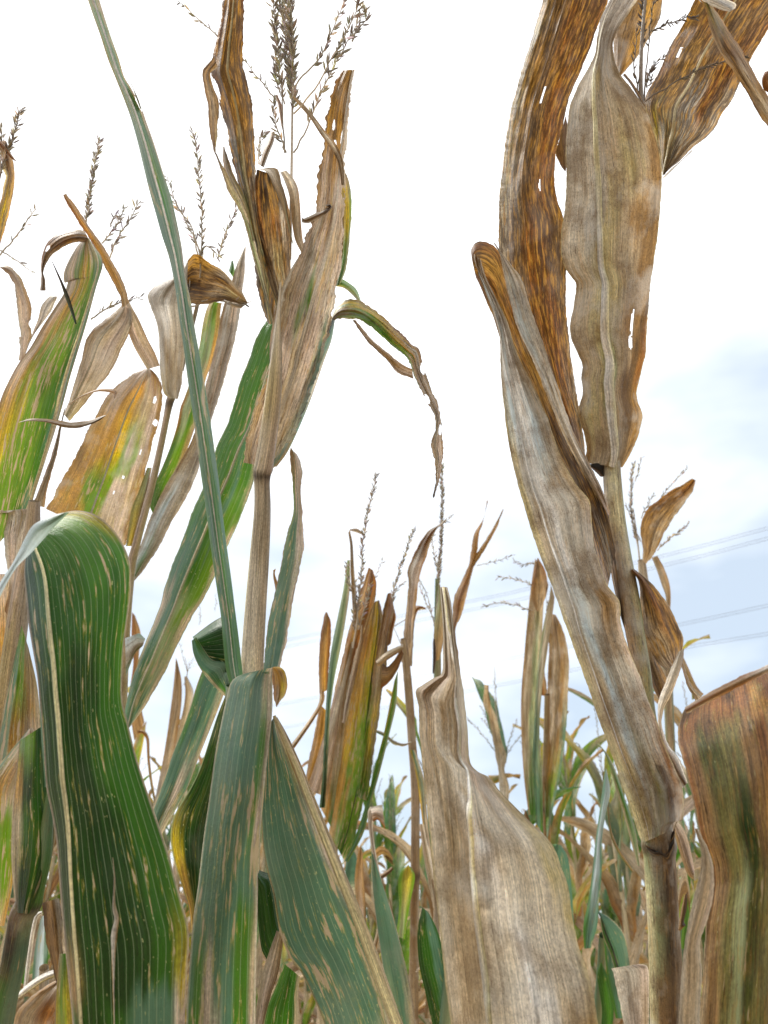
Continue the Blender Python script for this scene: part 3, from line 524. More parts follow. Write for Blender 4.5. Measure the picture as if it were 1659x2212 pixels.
tassel(F, '429,655 431,600 432,560', [('432,600 434,530 430,440 426,370 421,300 419,278', 1.5, .1, .95, .008), ('430,560 418,510 396,465 374,420 360,385', .6, .15, .95), ('431,545 412,498 385,460 378,444', .5, .2, .97), ('470,560 474,540 486,510 498,475 506,450', 1.2, .05, 1.0, .008), ('432,545 448,530 462,545 470,560', .5, .3, .96), ('405,664 430,660 450,650 520,656 545,650', .2, .5, .94)], '.96', size=.0085, stemw=6)
leaf(F, '330,1110 322,1085 332,1050 350,1010 368,965 382,920 390,880 398,860 412,820 424,780 432,740 438,700 446,668 455,650', '352,1100 365,1060 390,1010 412,950 428,900 438,850 446,815 456,790 466,755 474,715 476,680 478,660 480,655', '1.08', c='0:gct|.3:gbn|.5:rvgt|.75:bvo|1:ybn', fx=(.1, .7, .2, .3), rim='n', wave=.006)
leaf(F, '280,1262 284,1220 306,1170 328,1110 352,1060 382,1010 410,960 428,905 440,850 452,800 466,745 476,690 488,645 500,610 510,575 522,548', '288,1258 315,1225 345,1180 375,1120 405,1070 430,1010 446,960 458,905 476,850 492,790 506,740 516,690 522,645 528,600 530,560 532,528',
     '1.06 1.05 1.04', c='0:pgt|.2:wBwt|.4:ntww|.6:qwqw|.8:nwqw|1:wpn', dl='.02', dr='.02', m='.7 .7 .6', rib='1 1.5 1', ribc='w', fx=(.3, 0, .7, .1), wave=.008, rim='t')
leaf(F, '494,585 497,575 500,563 502,562', '504,600 507,590 506,575 503,562', '1.06', c='gb', nu=6)
leaf(F, '100,1100 118,1066 138,1030 156,1000 175,960 195,920 212,888 230,858 252,835 280,812 305,800 318,796', '272,1180 286,1130 300,1075 314,1020 326,975 336,935 345,900 350,870 350,845 345,820 335,805 325,797',
     '1.12 1.1 1.08 1.07', c='0:noobtqn|.25:nobgbqtn|.5:nooybqn|.75:nqootqn|1:nqqrn', dl='.03', dr='.03', m='.5 .42', rib='2.5 2 1.4 .8', ribc='Pmv', fx=(.25, .5, .45, .1), wave=.008, rim='n', nu=34, jag=1.2,
     holes=[(.34, .72, .008, .015), (.24, .66, .010, .012), (.80, .84, .022, .030), (.68, .95, .018, .04), (.5, .85, .014, .012)])
leaf(F, '272,1180 278,1140 284,1100 300,1060 318,1010', '288,1180 300,1140 308,1100 318,1060 328,1010', '1.1', c='eyn|1:evn', fx=(.1, .4, .1, .2))

# --- A right hand twisted leaf behind the stalk
leaf(A, '568,1450 572,1400 580,1345 592,1290 604,1240 612,1195 622,1150 632,1118 634,1090 632,1050 629,1010 627,985 628,966', '604,1445 614,1405 624,1350 632,1300 642,1250 652,1215 656,1180 654,1140 652,1100 650,1060 652,1020 644,985 634,975',
     '.81 .85 .88 .9', c='0:GGGq|.3:GmGq|.5:GGGwq|.65:vGqq|.8:bqn|1:nnq', dl='.01', dr='.015', m='.5', rib='2 1.8 1.2 .8 .5', ribc='mv', fx=(0, .55, .15, .4), wave=.006, jag=1.3, rim='q')
leaf(A, '596,1228 594,1240 600,1258 606,1272', '590,1232 590,1246 594,1268 596,1285', '.88', c='on', nu=5)

# --- G: large dead plant at the right
G = plant(1440, 2300, .58, 'large dead maize plant with tall pale papery leaf, hooked sheath and black stained lower joint')
stalk(G, '1322,985,34 1322,1030,38 1330,1120,40 1342,1200,42 1358,1290,44 1372,1370,40 1386,1450,38 1396,1530,36 1404,1580,36', '.80 .77 .74 .71', c='0:nas|.4:dnsv|1:dnev', fx=(.5, 0, .6, 0), ground=False)
stalk(G, '1400,1640,40 1412,1730,54 1421,1800,64 1424,1850,66 1428,1920,66 1433,2000,66 1438,2100,70 1442,2200,74 1446,2330,78', '.61 .605 .60', c='0:vsen|.3:svwddn|.5:savxdn|.8:sandwt|1:savwwt', fx=(.45, 0, .9, 0), nodes=(.27,))
stalk(G, '1387,230,7 1378,330,11 1352,600,18 1332,850,26 1322,990,32', '.845 .825 .81 .80', c='tn', fx=(.3, 0, .4, 0), ground=False)
# dark crusted joint beside the lower stalk and the black collar of the pale leaf
leaf(G, '1392,1822 1410,1828 1428,1820 1445,1806 1458,1790', '1404,1846 1416,1856 1432,1862 1446,1880 1456,1842', '.594', c='dxx|1:xxd', fx=(.8, 0, .8, 0), jag=2, dl='.008', dr='.008', wave=.001)
leaf(G, '1264,1000 1275,1002 1290,1000 1304,1004 1306,1024', '1272,1004 1282,1015 1291,1024 1298,1030 1304,1030', '.79', c='xxd', jag=1, nu=10, dl='.01', dr='.01')
# the tall sheath leaf with its hooked top
leaf(G, '1386,1822 1372,1780 1352,1718 1330,1655 1305,1585 1280,1515 1258,1450 1238,1395 1218,1340 1196,1275 1172,1215 1150,1150 1130,1085 1112,1020 1100,960 1090,890 1083,820 1080,760 1078,722 1070,690 1056,650 1042,615 1030,588 1020,560 1020,545',
     '1458,1790 1466,1772 1476,1770 1477,1735 1474,1700 1458,1660 1436,1610 1420,1560 1398,1505 1378,1450 1356,1395 1340,1345 1338,1300 1312,1265 1300,1230 1284,1180 1278,1120 1272,1080 1244,1045 1218,1000 1196,945 1182,900 1160,850 1138,805 1116,760 1098,700 1080,660 1064,630 1048,595 1038,560',
     '.585 .59 .62 .64 .67 .70 .72 .73', c='0:asvndn|.08:aswedr|.2:stBwwq|.3:stBwwq|.4:swBwnt|.5:stPwwq|.6:swPwwt|.7:sBPBwt|.8:wBPPwt|.9:tBPwt|.96:twtt|1:rnrn', dl='.03 .025 .02 .01', dr='.02 .0 -.02 -.02', m='1400,1800 1372,1700 1336,1606 1262,1390 1204,1208 1158,1078 1117,900 1090,780 1078,718 1060,650 1035,570', rib='.5 1.5 2 2.2 2 1', ribc='P',
     fx=(.3, 0, .85, 0), wave=.012, wf=10, nu=36, rim='s', rag=.07)
# inside of the hook, rust coloured
leaf(G, '1019,560 1018,540 1026,526 1040,521 1058,525 1070,534 1080,548 1098,590 1118,650 1140,710 1168,780 1196,850 1226,920 1256,985 1284,1040 1310,1110 1330,1190',
     '1028,600 1038,620 1048,645 1056,665 1064,680 1072,705 1080,730 1090,760 1106,800 1128,845 1152,897 1172,955 1196,1020 1222,1065 1252,1120 1280,1210 1306,1300',
     '.735 .74 .745 .74 .73 .72 .70', c='0:rnr|.12:rorn|.25:nrod|.4:noon|.6:ddnn|.8:xddw|1:dwqn', dl='.0', dr='.02', m='.5', fx=(.95, 0, .25, 0), wave=.006, nu=24)
leaf(G, '1066,526 1078,546 1088,590 1098,640 1112,690 1130,735 1150,775 1168,820 1186,865 1206,915 1232,970 1262,1025 1290,1075 1312,1120',
     '1068,524 1092,556 1112,582 1130,612 1146,665 1160,705 1178,755 1194,805 1210,850 1226,900 1250,955 1276,1008 1302,1060 1318,1110',
     '.70 .69 .69 .70 .71', c='0:pwt|.3:PBwt|.6:tPww|.8:twPn|1:nqn', dl='.012', dr='.016', m='.5', fx=(.45, 0, .45, 0), wave=.006, nu=16, rim='p')
leaf(G, '1270,1010 1284,1040 1296,1080 1306,1140 1314,1200 1324,1260 1340,1330', '1300,1060 1310,1085 1316,1120 1324,1170 1332,1230 1340,1290 1356,1380', '.745', c='ddx|.5:nqx|1:dxx', fx=(.5, 0, .6, 0), wave=.003)  # dark brown strip; its black side paints the shaded slit beside the stalk
# pale broad leaf in the middle of the plant
leaf(G, '1262,1000 1266,975 1264,945 1252,905 1250,880 1258,850 1256,815 1258,790 1246,760 1234,730 1232,700 1240,655 1244,615 1236,600 1222,580 1212,545 1212,505 1220,450 1224,400 1222,340 1224,290 1230,235 1242,200 1260,165 1284,120 1290,80 1298,40 1312,10 1330,-20',
     '1345,1010 1360,985 1374,955 1384,925 1388,895 1378,868 1376,845 1384,810 1394,770 1396,730 1400,680 1404,630 1410,580 1418,530 1424,480 1428,430 1430,385 1428,350 1420,310 1408,270 1394,235 1378,210 1360,185 1340,160 1328,130 1324,100 1332,70 1350,40 1390,-20',
     '.79 .78 .77 .765 .76 .76 .77', c='0:nttn|.1:nsttno|.2:ntsvtnr|.35:ntsstnn|.5:tpwstnn|.65:wpptstn|.8:tpswttt|.88:swPwwt|.94:PPPPp|1:PPPP', dl='.02 .03 .03', dr='.02 .03 .03', m='1327,1060 1325,1010 1322,930 1317,850 1310,730 1302,600 1294,450 1288,330 1284,200 1290,120 1308,40 1330,0', rib='8 11 10 7 6 5 3 1', ribc='0:aPas|.4:aPas|.7:aas|1:PaP',
     fx=(.30, 0, .85, 0), wave=.012, wf=11, rim='s', nu=36, rag=.07, holes=[(.30, .80, .03, .014), (.26, .79, .015, .02)])
# tall brown leaf on its left
leaf(G, '1240,1000 1215,950 1180,880 1140,790 1110,700 1085,610 1078,540 1078,480 1080,420 1086,360 1092,310 1102,250 1112,205 1128,150 1145,95 1160,45 1172,5 1190,-60',
     '1266,995 1262,960 1250,880 1240,820 1232,760 1226,700 1222,640 1222,570 1218,510 1216,470 1204,430 1198,390 1200,340 1212,290 1222,240 1238,190 1256,150 1280,90 1298,40 1314,0 1326,-60',
     '.81 .83 .835 .82 .81 .80', c='0:rrt|.15:rnrt|.3:thrrn|.45:tnrhn|.6:stnrr|.75:sonrh|.9:snrhr|1:snhrr', dl='.03', dr='.03', m='.45 .4 .35', rib='0 .8 1.5 1.5', ribc='n', fx=(1.15, 0, .15, 0), wave=.012, rim='n', nu=32, rag=.08,
     holes=[(.745, .5, .022, .014), (.56, .72, .018, .010)])
leaf(G, '1206,310 1200,330 1208,350 1216,365', '1222,250 1228,290 1228,340 1222,372', '.82', c='nn', fx=(.5, 0, .3, 0), nu=8)
# right hand brown leaf
leaf(G, '1432,378 1425,355 1416,320 1405,280 1392,240 1390,222 1400,195 1418,165 1434,130 1448,100 1466,70 1484,35 1500,0 1530,-60', '1434,378 1450,362 1470,346 1498,318 1525,298 1546,272 1560,245 1582,215 1600,175 1618,135 1640,95 1659,65 1690,20 1740,-40',
     '.86 .87 .88 .88', c='0:tst|.2:yswt|.4:nowrt|.6:ronrn|.8:ornnr|1:rnrn', dl='.02', dr='.02', m='.4 .45', rib='2.5 3 2.4 1.5', ribc='s', fx=(1.2, 0, .12, 0), wave=.014, nu=32, rim='n', holes=[(.60, .14, .03, .012)])
leaf(G, '1432,382 1450,364 1470,348 1496,322', '1433,386 1448,372 1462,358 1494,328', '.85', c='PPp', nu=6)
leaf(G, '1330,165 1326,130 1325,90 1330,50 1345,15 1370,-30', '1342,164 1372,128 1392,100 1412,65 1426,35 1432,0 1435,-30', '.90', c='nnon', fx=(.7, 0, .5, 0), rim='p', dl='.01', dr='.02')
leaf(G, '1345,162 1360,180 1375,205 1388,228', '1350,158 1368,180 1384,208 1396,232', '.83', c='dn', nu=8)
leaf(G, '1505,-10 1520,12 1530,50 1542,85 1556,115 1580,150 1595,172 1612,198 1632,235 1650,262 1680,300', '1530,-10 1542,16 1562,45 1580,75 1598,100 1612,125 1628,155 1645,185 1659,205 1670,225 1700,260', '.74', c='0:nen|.4:ndn|.7:ntn|1:ntt', fx=(.6, 0, .3, 0), dl='.004', dr='.02', jag=.8)
leaf(G, '1500,-10 1515,5 1535,12 1560,22 1577,25', '1540,-25 1560,-12 1575,0 1590,8 1588,18', '.735', c='PPp', dl='.006', nu=8)
leaf(G, '1652,155 1646,170 1648,190 1659,200 1680,210', '1670,150 1672,165 1675,180 1680,190 1690,200', '.74', c='rn', nu=6)
tassel(G, '1387,228 1384,180 1386,100 1392,20 1396,-20', [('1384,225 1382,170 1384,100 1386,50', .25, .1, .84), ('1391,222 1398,160 1404,90 1412,20 1420,-20', .5, .5, .84), ('1387,110 1390,60 1394,10 1398,-30', 2.2, .1, .84),
    ('1392,220 1420,200 1460,178 1500,160 1560,138 1612,122 1622,122', 1.8, .35, .80, .0045), ('1408,68 1430,55 1460,45 1490,32 1510,30', 1.6, .05, .84, .006), ('1398,190 1402,160 1415,140 1440,125', 1.5, .1, .92, .006), ('1400,185 1408,170 1410,150 1416,145', 1.5, .1, .93, .006)], '.84', size=.0065, dens=480, stemw=10, rad=.0009, col=(.25, .21, .17))
# withered leaf curling behind the stalk
leaf(G, '1362,1232 1380,1262 1382,1330 1386,1370 1402,1400 1416,1425 1440,1450', '1368,1228 1392,1246 1420,1275 1445,1310 1466,1355 1476,1380 1472,1420', '.74 .75', c='0:nrn|.4:tnrn|.8:ntnd|1:tqn', dl='.01', dr='.02', fx=(.9, 0, .5, 0), wave=.008, nu=20, rim='t')
leaf(G, '1388,1350 1395,1400 1400,1450 1412,1490 1426,1515', '1396,1370 1418,1420 1436,1455 1446,1480 1444,1500', '.76', c='ntn|1:dn', fx=(.7, 0, .5, 0), wave=.006, rim='p')
leaf(G, '1466,1408 1452,1438 1438,1475 1424,1510 1420,1550 1424,1600 1434,1640 1450,1676 1474,1702', '1478,1400 1474,1435 1462,1470 1448,1505 1434,1530 1430,1565 1444,1608 1468,1640 1486,1690', '.64 .63 .62 .61', c='0:pwq|.4:Ppt|.7:PqP|1:Pdp', dl='.006', dr='.012', fx=(.15, 0, .3, 0), wave=.004, jag=1)
leaf(G, '1474,1420 1482,1448 1490,1470 1502,1488 1520,1498', '1472,1432 1478,1460 1488,1488 1498,1502 1504,1520', '.78', c='ntn', nu=8, jag=.8)
leaf(G, '1454,1760 1470,1780 1482,1800 1495,1850 1500,1880', '1456,1790 1462,1820 1474,1860 1486,1890 1498,1900', '.64', c='tqn|1:qn', fx=(.2, 0, .4, 0))

# --- H: reddish brown leaf cut by the right edge
H = plant(1640, 2300, .46, 'close reddish brown and olive maize plant cut off by the lower right edge')
stalk(H, '1690,1380,40 1694,1500,50 1700,1800,64 1706,2300,70', '.50', c='en', fx=(.2, 0, .3, 0))
leaf(H, '1480,1530 1470,1552 1464,1585 1470,1625 1482,1670 1494,1715 1504,1760 1514,1810 1528,1850 1538,1895 1534,1945 1526,1990 1522,2050 1518,2120 1510,2230 1500,2400',
     '1690,1425 1715,1470 1735,1540 1745,1620 1750,1700 1750,1850 1750,2000 1750,2200 1750,2400', '.53 .47 .455 .45 .45 .445 .44 .44 .44 .44', c='0:ddrrdrrrnn|.05:drhrrrorhn|.12:rhleenrsnn|.35:rnelknosrn|.55:hnevleonsn|.75:tnevlehssn|1:tnevllhnsn', dl='.05 .03', dr='.05', m='.6',
     fx=(.4, .15, .1, .1), wave=.008, wf=6, rim='t', nu=60, rag=.04)
leaf(H, '1479,1528 1510,1509 1540,1491 1570,1476 1605,1459 1650,1440 1700,1420', '1484,1542 1515,1526 1546,1510 1576,1494 1612,1476 1658,1454 1705,1436', '.462', c='prt|.5:rnr|1:Pp', fx=(.3, 0, .3, 0), nu=8)
leaf(H, '1500,1790 1514,1840 1512,1880 1498,1940 1485,2000 1476,2060 1470,2130 1466,2220 1460,2350', '1508,1790 1532,1840 1542,1890 1540,1940 1528,1985 1512,2040 1516,2100 1512,2200 1508,2350', '.435 .43', c='0:ttp|.3:wtq|.6:pttp|1:wttp', dl='.004', dr='.012', fx=(.1, 0, .45, 0), wave=.005, rim='p', nu=14)
leaf(H, '1478,1935 1470,1970 1466,2010 1480,2000', '1486,1925 1484,1960 1478,1990 1482,1998', '.5', c='nd', nu=5)

# --- I: near tan leaf at the bottom, right of the middle
I = plant(1120, 2500, .50, 'close maize plant with papery tan leaf and yellow midrib rising from the bottom edge')
stalk(I, '1110,2480,50 1120,2700,50', '.56 .56', c='st', fx=(.2, 0, .3, 0))
leaf(I, '1096,2740 1030,2590 1000,2460 985,2300 972,2200 960,2110 952,2030 944,1960 936,1890 930,1820 924,1760 918,1700 911,1640 906,1580 905,1530 898,1494 914,1479 938,1464 955,1452 957,1400 956,1340 950,1268',
     '1124,2740 1280,2610 1320,2460 1304,2300 1290,2200 1278,2130 1262,2080 1246,2030 1236,1980 1228,1920 1212,1870 1196,1830 1178,1806 1150,1780 1110,1740 1076,1705 1058,1680 1030,1665 1014,1640 1010,1570 1004,1520 1001,1490 994,1450 988,1410 980,1350 974,1300 966,1268',
     '.54 .47 .465 .47 .48 .49 .50 .51', c='0:ttsPps|.15:ntppPt|.3:tppPtn|.45:ptpPps|.6:ptPpps|.75:tpppqt|.87:tqtpp|.92:tppt|1:ppp', dl='.02', dr='.025', m='1110,2740 1100,2600 1085,2460 1060,2212 1040,2050 1022,1900 1011,1750 1001,1640 993,1560 983,1480 971,1380 962,1300 957,1262', rib='10 9 8 7 5 3', ribc='aPa',
     fx=(.05, 0, .6, 0), wave=.026, wf=9, rim='s', nu=40, rag=.06, jag=.4)
# ------------------------------------------------------------------ the middle distance, each plant traced
J = plant(700, 2200, 1.62, 'maize plant with clustered upright orange brown and lime blades right of the bare stalk')
stalk(J, '752,1640,20 735,1740,24 715,1860,26 700,2200,30', '1.55 1.62', c='ts', fx=(.1, 0, .3, 0))
leaf(J, '690,1740 700,1650 712,1560 726,1480 745,1400 760,1340 775,1290 788,1250 797,1226', '722,1800 738,1700 752,1600 764,1500 776,1430 792,1370 806,1310 812,1262 806,1232', '1.52', c='0:oogt|.25:tqto|.5:otnt|.75:rorn|1:rrr', dl='.03', dr='.02', fx=(.35, .5, .25, 0), wave=.012, jag=1.2, rag=.15)
leaf(J, '712,1800 728,1700 744,1600 758,1510 772,1420 788,1360 800,1320 808,1300', '745,1862 765,1810 785,1730 800,1650 808,1560 816,1480 824,1400 828,1340 820,1296', '1.49', c='0:obgg|.2:oobbg|.45:oybbb|.65:ooyby|.85:royb|1:nyr', dl='.03', dr='.03', m='.7', rib='1.5 1', ribc='k', fx=(.2, .9, .2, .1), wave=.01, jag=1, rag=.15)
leaf(J, '768,1720 784,1620 798,1520 806,1450 814,1400 824,1350 830,1310 838,1282', '792,1730 806,1640 818,1560 828,1480 836,1420 842,1360 850,1318 844,1280', '1.47', c='0:ggb|.3:byt|.6:ntn|1:hrh', dl='.01', dr='.02', fx=(.4, .6, .2, 0), wave=.012, jag=1.2)
leaf(J, '738,1560 752,1480 766,1420 776,1380 780,1350', '746,1564 764,1484 778,1424 784,1384 784,1350', '1.46', c='pqt|1:tn', nu=8, jag=.8)
leaf(J, '662,1705 690,1620 712,1540 730,1470 745,1420 755,1390', '700,1720 722,1640 742,1560 760,1480 768,1420 770,1380', '1.52', c='0:nqt|.5:qpqt|1:qtn', fx=(.1, 0, .4, 0), dl='.02')
leaf(J, '690,1745 696,1680 700,1600 703,1540 708,1470 716,1400 730,1330 742,1270 750,1210', '702,1745 706,1680 710,1600 713,1540 722,1470 736,1400 748,1330 756,1270 756,1210', '1.50', c='ckG|.5:mGv|1:vvq', fx=(0, .3, 0, .2), nu=8)
leaf(J, '626,1612 650,1580 672,1548 688,1520 692,1490', '632,1622 656,1588 680,1552 700,1515 700,1490', '1.55', c='tn', nu=6)
leaf(J, '690,1500 688,1440 692,1380 698,1340 704,1322', '708,1490 710,1440 714,1390 714,1345 708,1324', '1.55', c='nor|1:rnr', fx=(.3, 0, .1, 0), dl='.01')
leaf(J, '658,1690 668,1640 680,1580 690,1520', '672,1700 690,1650 702,1590 710,1540', '1.56', c='non', fx=(.3, 0, .2, 0))
leaf(J, '752,1150 756,1180 757,1230 760,1290 764,1360', '756,1145 762,1175 765,1225 770,1290 776,1360', '1.5', c='tnt|1:nt', nu=5)
leaf(J, '754,1146 768,1150 785,1156', '756,1143 772,1142 788,1154', '1.5', c='pn', nu=4)
leaf(J, '744,1860 770,1800 792,1730 812,1650 830,1580 844,1510 852,1470', '752,1862 785,1800 800,1740 820,1670 840,1590 856,1520 860,1448', '1.47', c='0:gGb|.5:bgv|1:ybv', fx=(0, .5, .1, .2))
leaf(J, '826,1430 838,1440 855,1420 866,1400', '822,1490 845,1468 862,1440 872,1412', '1.46', c='dnr|1:nrd', fx=(.4, 0, .1, 0), dl='.015')
leaf(J, '812,1428 835,1408 855,1398 870,1392', '816,1440 840,1424 858,1412 872,1402', '1.45', c='ptn', nu=6)
leaf(J, '832,1400 838,1370 848,1330 850,1315', '845,1390 850,1360 856,1335 852,1316', '1.49', c='nrn', nu=8, fx=(.3, 0, 0, 0))
tassel(J, '762,1400 770,1350 776,1290', [('772,1330 780,1260 785,1190 795,1130 806,1080 818,1028', 1.8, .02), ('775,1350 765,1300 748,1240 746,1220', 1.1, .2), ('830,1370 842,1310 858,1250 880,1190 898,1145', 1.8, .2), ('826,1400 845,1300 862,1270 872,1258', .8, .3), ('768,1370 764,1320 770,1270 772,1250', 1.2, .1), ('790,1330 800,1270 812,1240 826,1210', .6, .4, 1.7), ('775,1360 790,1310 800,1280 806,1260', 1, .1)], '1.5', size=.009, dens=380, stemw=4, rad=.0011)

K = plant(893, 2200, 1.72, 'slender dead maize plant with long brown stalk and one narrow rust leaf pointing up')
stalk(K, '872,1380,14 878,1440,17 885,1520,18 890,1600,18 897,1700,19 897,1860,19 895,2040,20 893,2200,22', '1.62 1.66 1.72', c='0:ntn|.4:tqn|.7:dnt|1:ttn', fx=(.3, 0, .5, 0), nodes=(.62,))
leaf(K, '866,1430 872,1370 878,1310 882,1265 880,1235 888,1210 905,1175 925,1148 945,1135 962,1122', '890,1440 892,1390 896,1330 902,1280 908,1240 920,1205 930,1170 944,1142 960,1130 968,1115', '1.64', c='0:ntt|.4:tqn|.6:nwqr|.8:rdrt|1:tpp', dl='.02', dr='.015', fx=(.3, 0, .4, 0), jag=.8, wave=.01)
leaf(K, '872,1400 876,1360 886,1330 900,1308 918,1312', '882,1440 890,1390 894,1350 904,1318 920,1316', '1.66', c='nrn', nu=8, fx=(.3, 0, 0, 0))
leaf(K, '804,1574 830,1582 850,1598 870,1606 888,1602', '808,1580 830,1592 850,1608 872,1612 890,1606', '1.6', c='wG|1:wt', nu=5, jag=.8)
leaf(K, '886,1620 900,1680 908,1740 915,1800 920,1870', '896,1620 918,1690 922,1750 928,1810 940,1880', '1.6', c='yGt|1:oqt', fx=(.1, .3, .2, 0), nu=8)
leaf(K, '905,1780 915,1850 930,1930 942,2000 935,2060 900,2095', '915,1780 930,1850 945,1920 955,2000 945,2065 898,2100', '1.5', c='qtp|1:tp', nu=8, fx=(.1, 0, .3, 0), jag=.8)
tassel(K, '870,1400 850,1355 842,1345', [('842,1360 870,1340 905,1315 935,1312', .4, .3, 1.7), ('905,1250 925,1290 938,1340 955,1390', .35, .1, 1.9)], '1.7', size=.008, stemw=2)

L_ = plant(950, 2200, 1.9, 'maize plant behind the papery tan leaf with straight tassel spike and forked rust leaf')
stalk(L_, '944,1250,8 944,1330,12 945,1430,16 946,1700,20 950,2200,24', '1.8 1.9', c='0:Gv|.4:vt|1:st', fx=(.1, .1, .2, 0))
leaf(L_, '935,1430 936,1380 942,1330 946,1290 946,1262', '948,1425 958,1390 962,1350 958,1300 950,1262', '1.78', c='nn|1:vt', fx=(.3, 0, .1, 0), nu=8)
leaf(L_, '946,1700 955,1600 972,1470 975,1400 978,1330 982,1290 1000,1250 1014,1215 1020,1180 1026,1150 1044,1120 1052,1080', '952,1700 968,1600 990,1480 990,1420 984,1360 996,1330 1006,1290 1020,1240 1030,1200 1034,1160 1040,1140 1054,1082', '1.80 1.82 1.85', c='0:tqn|.4:rnr|.6:nrn|1:non', dl='.02', dr='.02', fx=(.35, 0, .15, 0), jag=.8)
leaf(L_, '1014,1220 1030,1195 1050,1165 1070,1130 1086,1100', '1026,1222 1042,1196 1060,1165 1074,1138 1088,1100', '1.84', c='non|1:tn', nu=8, fx=(.3, 0, .1, 0))
leaf(L_, '936,1380 935,1420 934,1455', '940,1380 942,1420 938,1455', '1.75', c='xd', nu=4)
tassel(L_, '944,1330 946,1260 948,1200', [('946,1280 950,1190 955,1080 954,1005', 3.2, .02), ('948,1250 942,1200 938,1180 942,1160', .7, .1), ('955,1130 972,1120 978,1112', .6, .1), ('940,1350 920,1300 905,1260 896,1230', .4, .2), ('1030,1222 1070,1210 1110,1195', .4, .2, 2.0)], '1.8', size=.009, dens=420, stemw=5)

M = plant(1180, 2200, 2.25, 'maize plant with narrow upright tan and green blades left of the large dead plant')
stalk(M, '1182,1500,12 1180,1620,14 1178,1700,15 1177,1740,15 1181,1760,15 1182,1900,17 1180,2200,20', '2.1 2.25', c='0:tn|.4:no|1:nw', fx=(.2, .1, .4, 0), nodes=(.35,))
leaf(M, '1142,1760 1132,1680 1126,1580 1126,1500 1132,1420 1140,1330 1148,1260 1156,1206', '1160,1762 1158,1680 1162,1600 1164,1520 1168,1440 1172,1350 1176,1280 1180,1250', '2.08', c='0:nggt|.3:ntvG|.6:ntvt|1:nnt', dl='.03', dr='.03', fx=(.2, .2, .3, .2), wave=.012, m='.6')
leaf(M, '1160,1208 1150,1250 1148,1290 1158,1320', '1162,1204 1176,1230 1184,1270 1168,1320', '2.05', c='rnr|1:nt', fx=(.6, 0, .1, 0), nu=10)
leaf(M, '1152,1770 1152,1700 1150,1640 1154,1560 1158,1480 1166,1400 1176,1340 1186,1300 1190,1262', '1172,1800 1172,1700 1166,1640 1166,1560 1172,1480 1182,1410 1190,1350 1196,1310 1198,1290', '2.05', c='0:gGg|.4:Gmv|.7:vpt|1:tt', fx=(0, .2, .2, .2), m='.4')
leaf(M, '1176,1740 1172,1690 1174,1620 1178,1560 1182,1500 1184,1440 1186,1390 1186,1345 1192,1326', '1182,1815 1196,1740 1212,1660 1222,1580 1226,1510 1229,1440 1224,1390 1212,1350 1200,1328', '2.12', c='0:tgG|.2:oobG|.4:ntnG|.7:ntnt|1:nnn', dl='.03', dr='.03', fx=(.35, .1, .45, 0), wave=.012)
leaf(M, '1162,1500 1156,1450 1158,1410 1170,1420', '1182,1505 1178,1460 1172,1430 1172,1422', '2.1', c='nrn', nu=8, fx=(.5, 0, .2, 0))
leaf(M, '1132,1755 1136,1775 1144,1800', '1136,1750 1144,1770 1150,1800', '2.1', c='nd', nu=4)
tassel(M, '1180,1400 1182,1320 1188,1290', [('1160,1322 1134,1314 1110,1306 1080,1302 1042,1310', .9, .1), ('1164,1272 1142,1262 1120,1255 1096,1248 1070,1248', .9, .1), ('1164,1222 1148,1214 1130,1218 1118,1212 1106,1208', .9, .1), ('1182,1400 1184,1340 1182,1290', .2, .2), ('1180,1320 1190,1285', .6, .1)], '2.1', size=.011, dens=260, stemw=3)

Nn = plant(1456, 2200, 2.1, 'maize plant right of the large stalk, its folded brown leaf pointing at the power lines')
stalk(Nn, '1386,1210,16 1392,1260,20 1410,1310,18 1428,1370,18 1440,1450,20 1446,1560,20 1450,1700,20 1456,2200,22', '1.9 2.1', c='0:tpt|.4:vtG|1:tn', fx=(.1, .1, .3, 0))
leaf(Nn, '1388,1210 1388,1180 1384,1150 1388,1120 1402,1095 1425,1078 1450,1060 1478,1044 1496,1034', '1396,1220 1412,1200 1425,1175 1436,1150 1452,1125 1468,1100 1484,1080 1496,1060 1504,1038', '1.85', c='0:tnt|.3:nntn|.6:rdnt|1:nrn', dl='-.02', dr='.02', fx=(.8, 0, .4, 0), wave=.012, jag=1.2)
leaf(Nn, '1408,1205 1418,1230 1430,1265 1438,1290 1438,1330', '1420,1200 1434,1226 1446,1260 1449,1295 1446,1335', '1.9', c='tn', nu=8, fx=(.1, 0, .3, 0))
leaf(Nn, '1420,1320 1450,1400 1476,1450 1492,1490 1495,1512', '1426,1318 1462,1390 1486,1440 1504,1480 1520,1500', '1.9', c='ntn|1:en', nu=8, fx=(.2, 0, .2, 0))
leaf(Nn, '1430,1400 1434,1480 1438,1560 1436,1700', '1450,1400 1452,1480 1450,1560 1452,1700', '2.0', c='vGt', nu=8, fx=(0, .3, .1, .2))
tassel(Nn, '1384,1230 1376,1160 1368,1100', [('1378,1180 1368,1120 1366,1060 1370,1000', 2.6, .05), ('1384,1170 1372,1130 1356,1092', 1.0, .1), ('1372,1040 1380,1010 1388,985', 1, .1), ('1400,1180 1420,1100 1440,1060 1480,1020 1488,1010', 1.0, .15), ('1420,1190 1440,1170 1465,1150 1488,1132', 1.8, .1), ('1385,1120 1400,1085 1412,1065', 1, .1)], '1.95', size=.009, dens=330, stemw=4, rad=.0013)

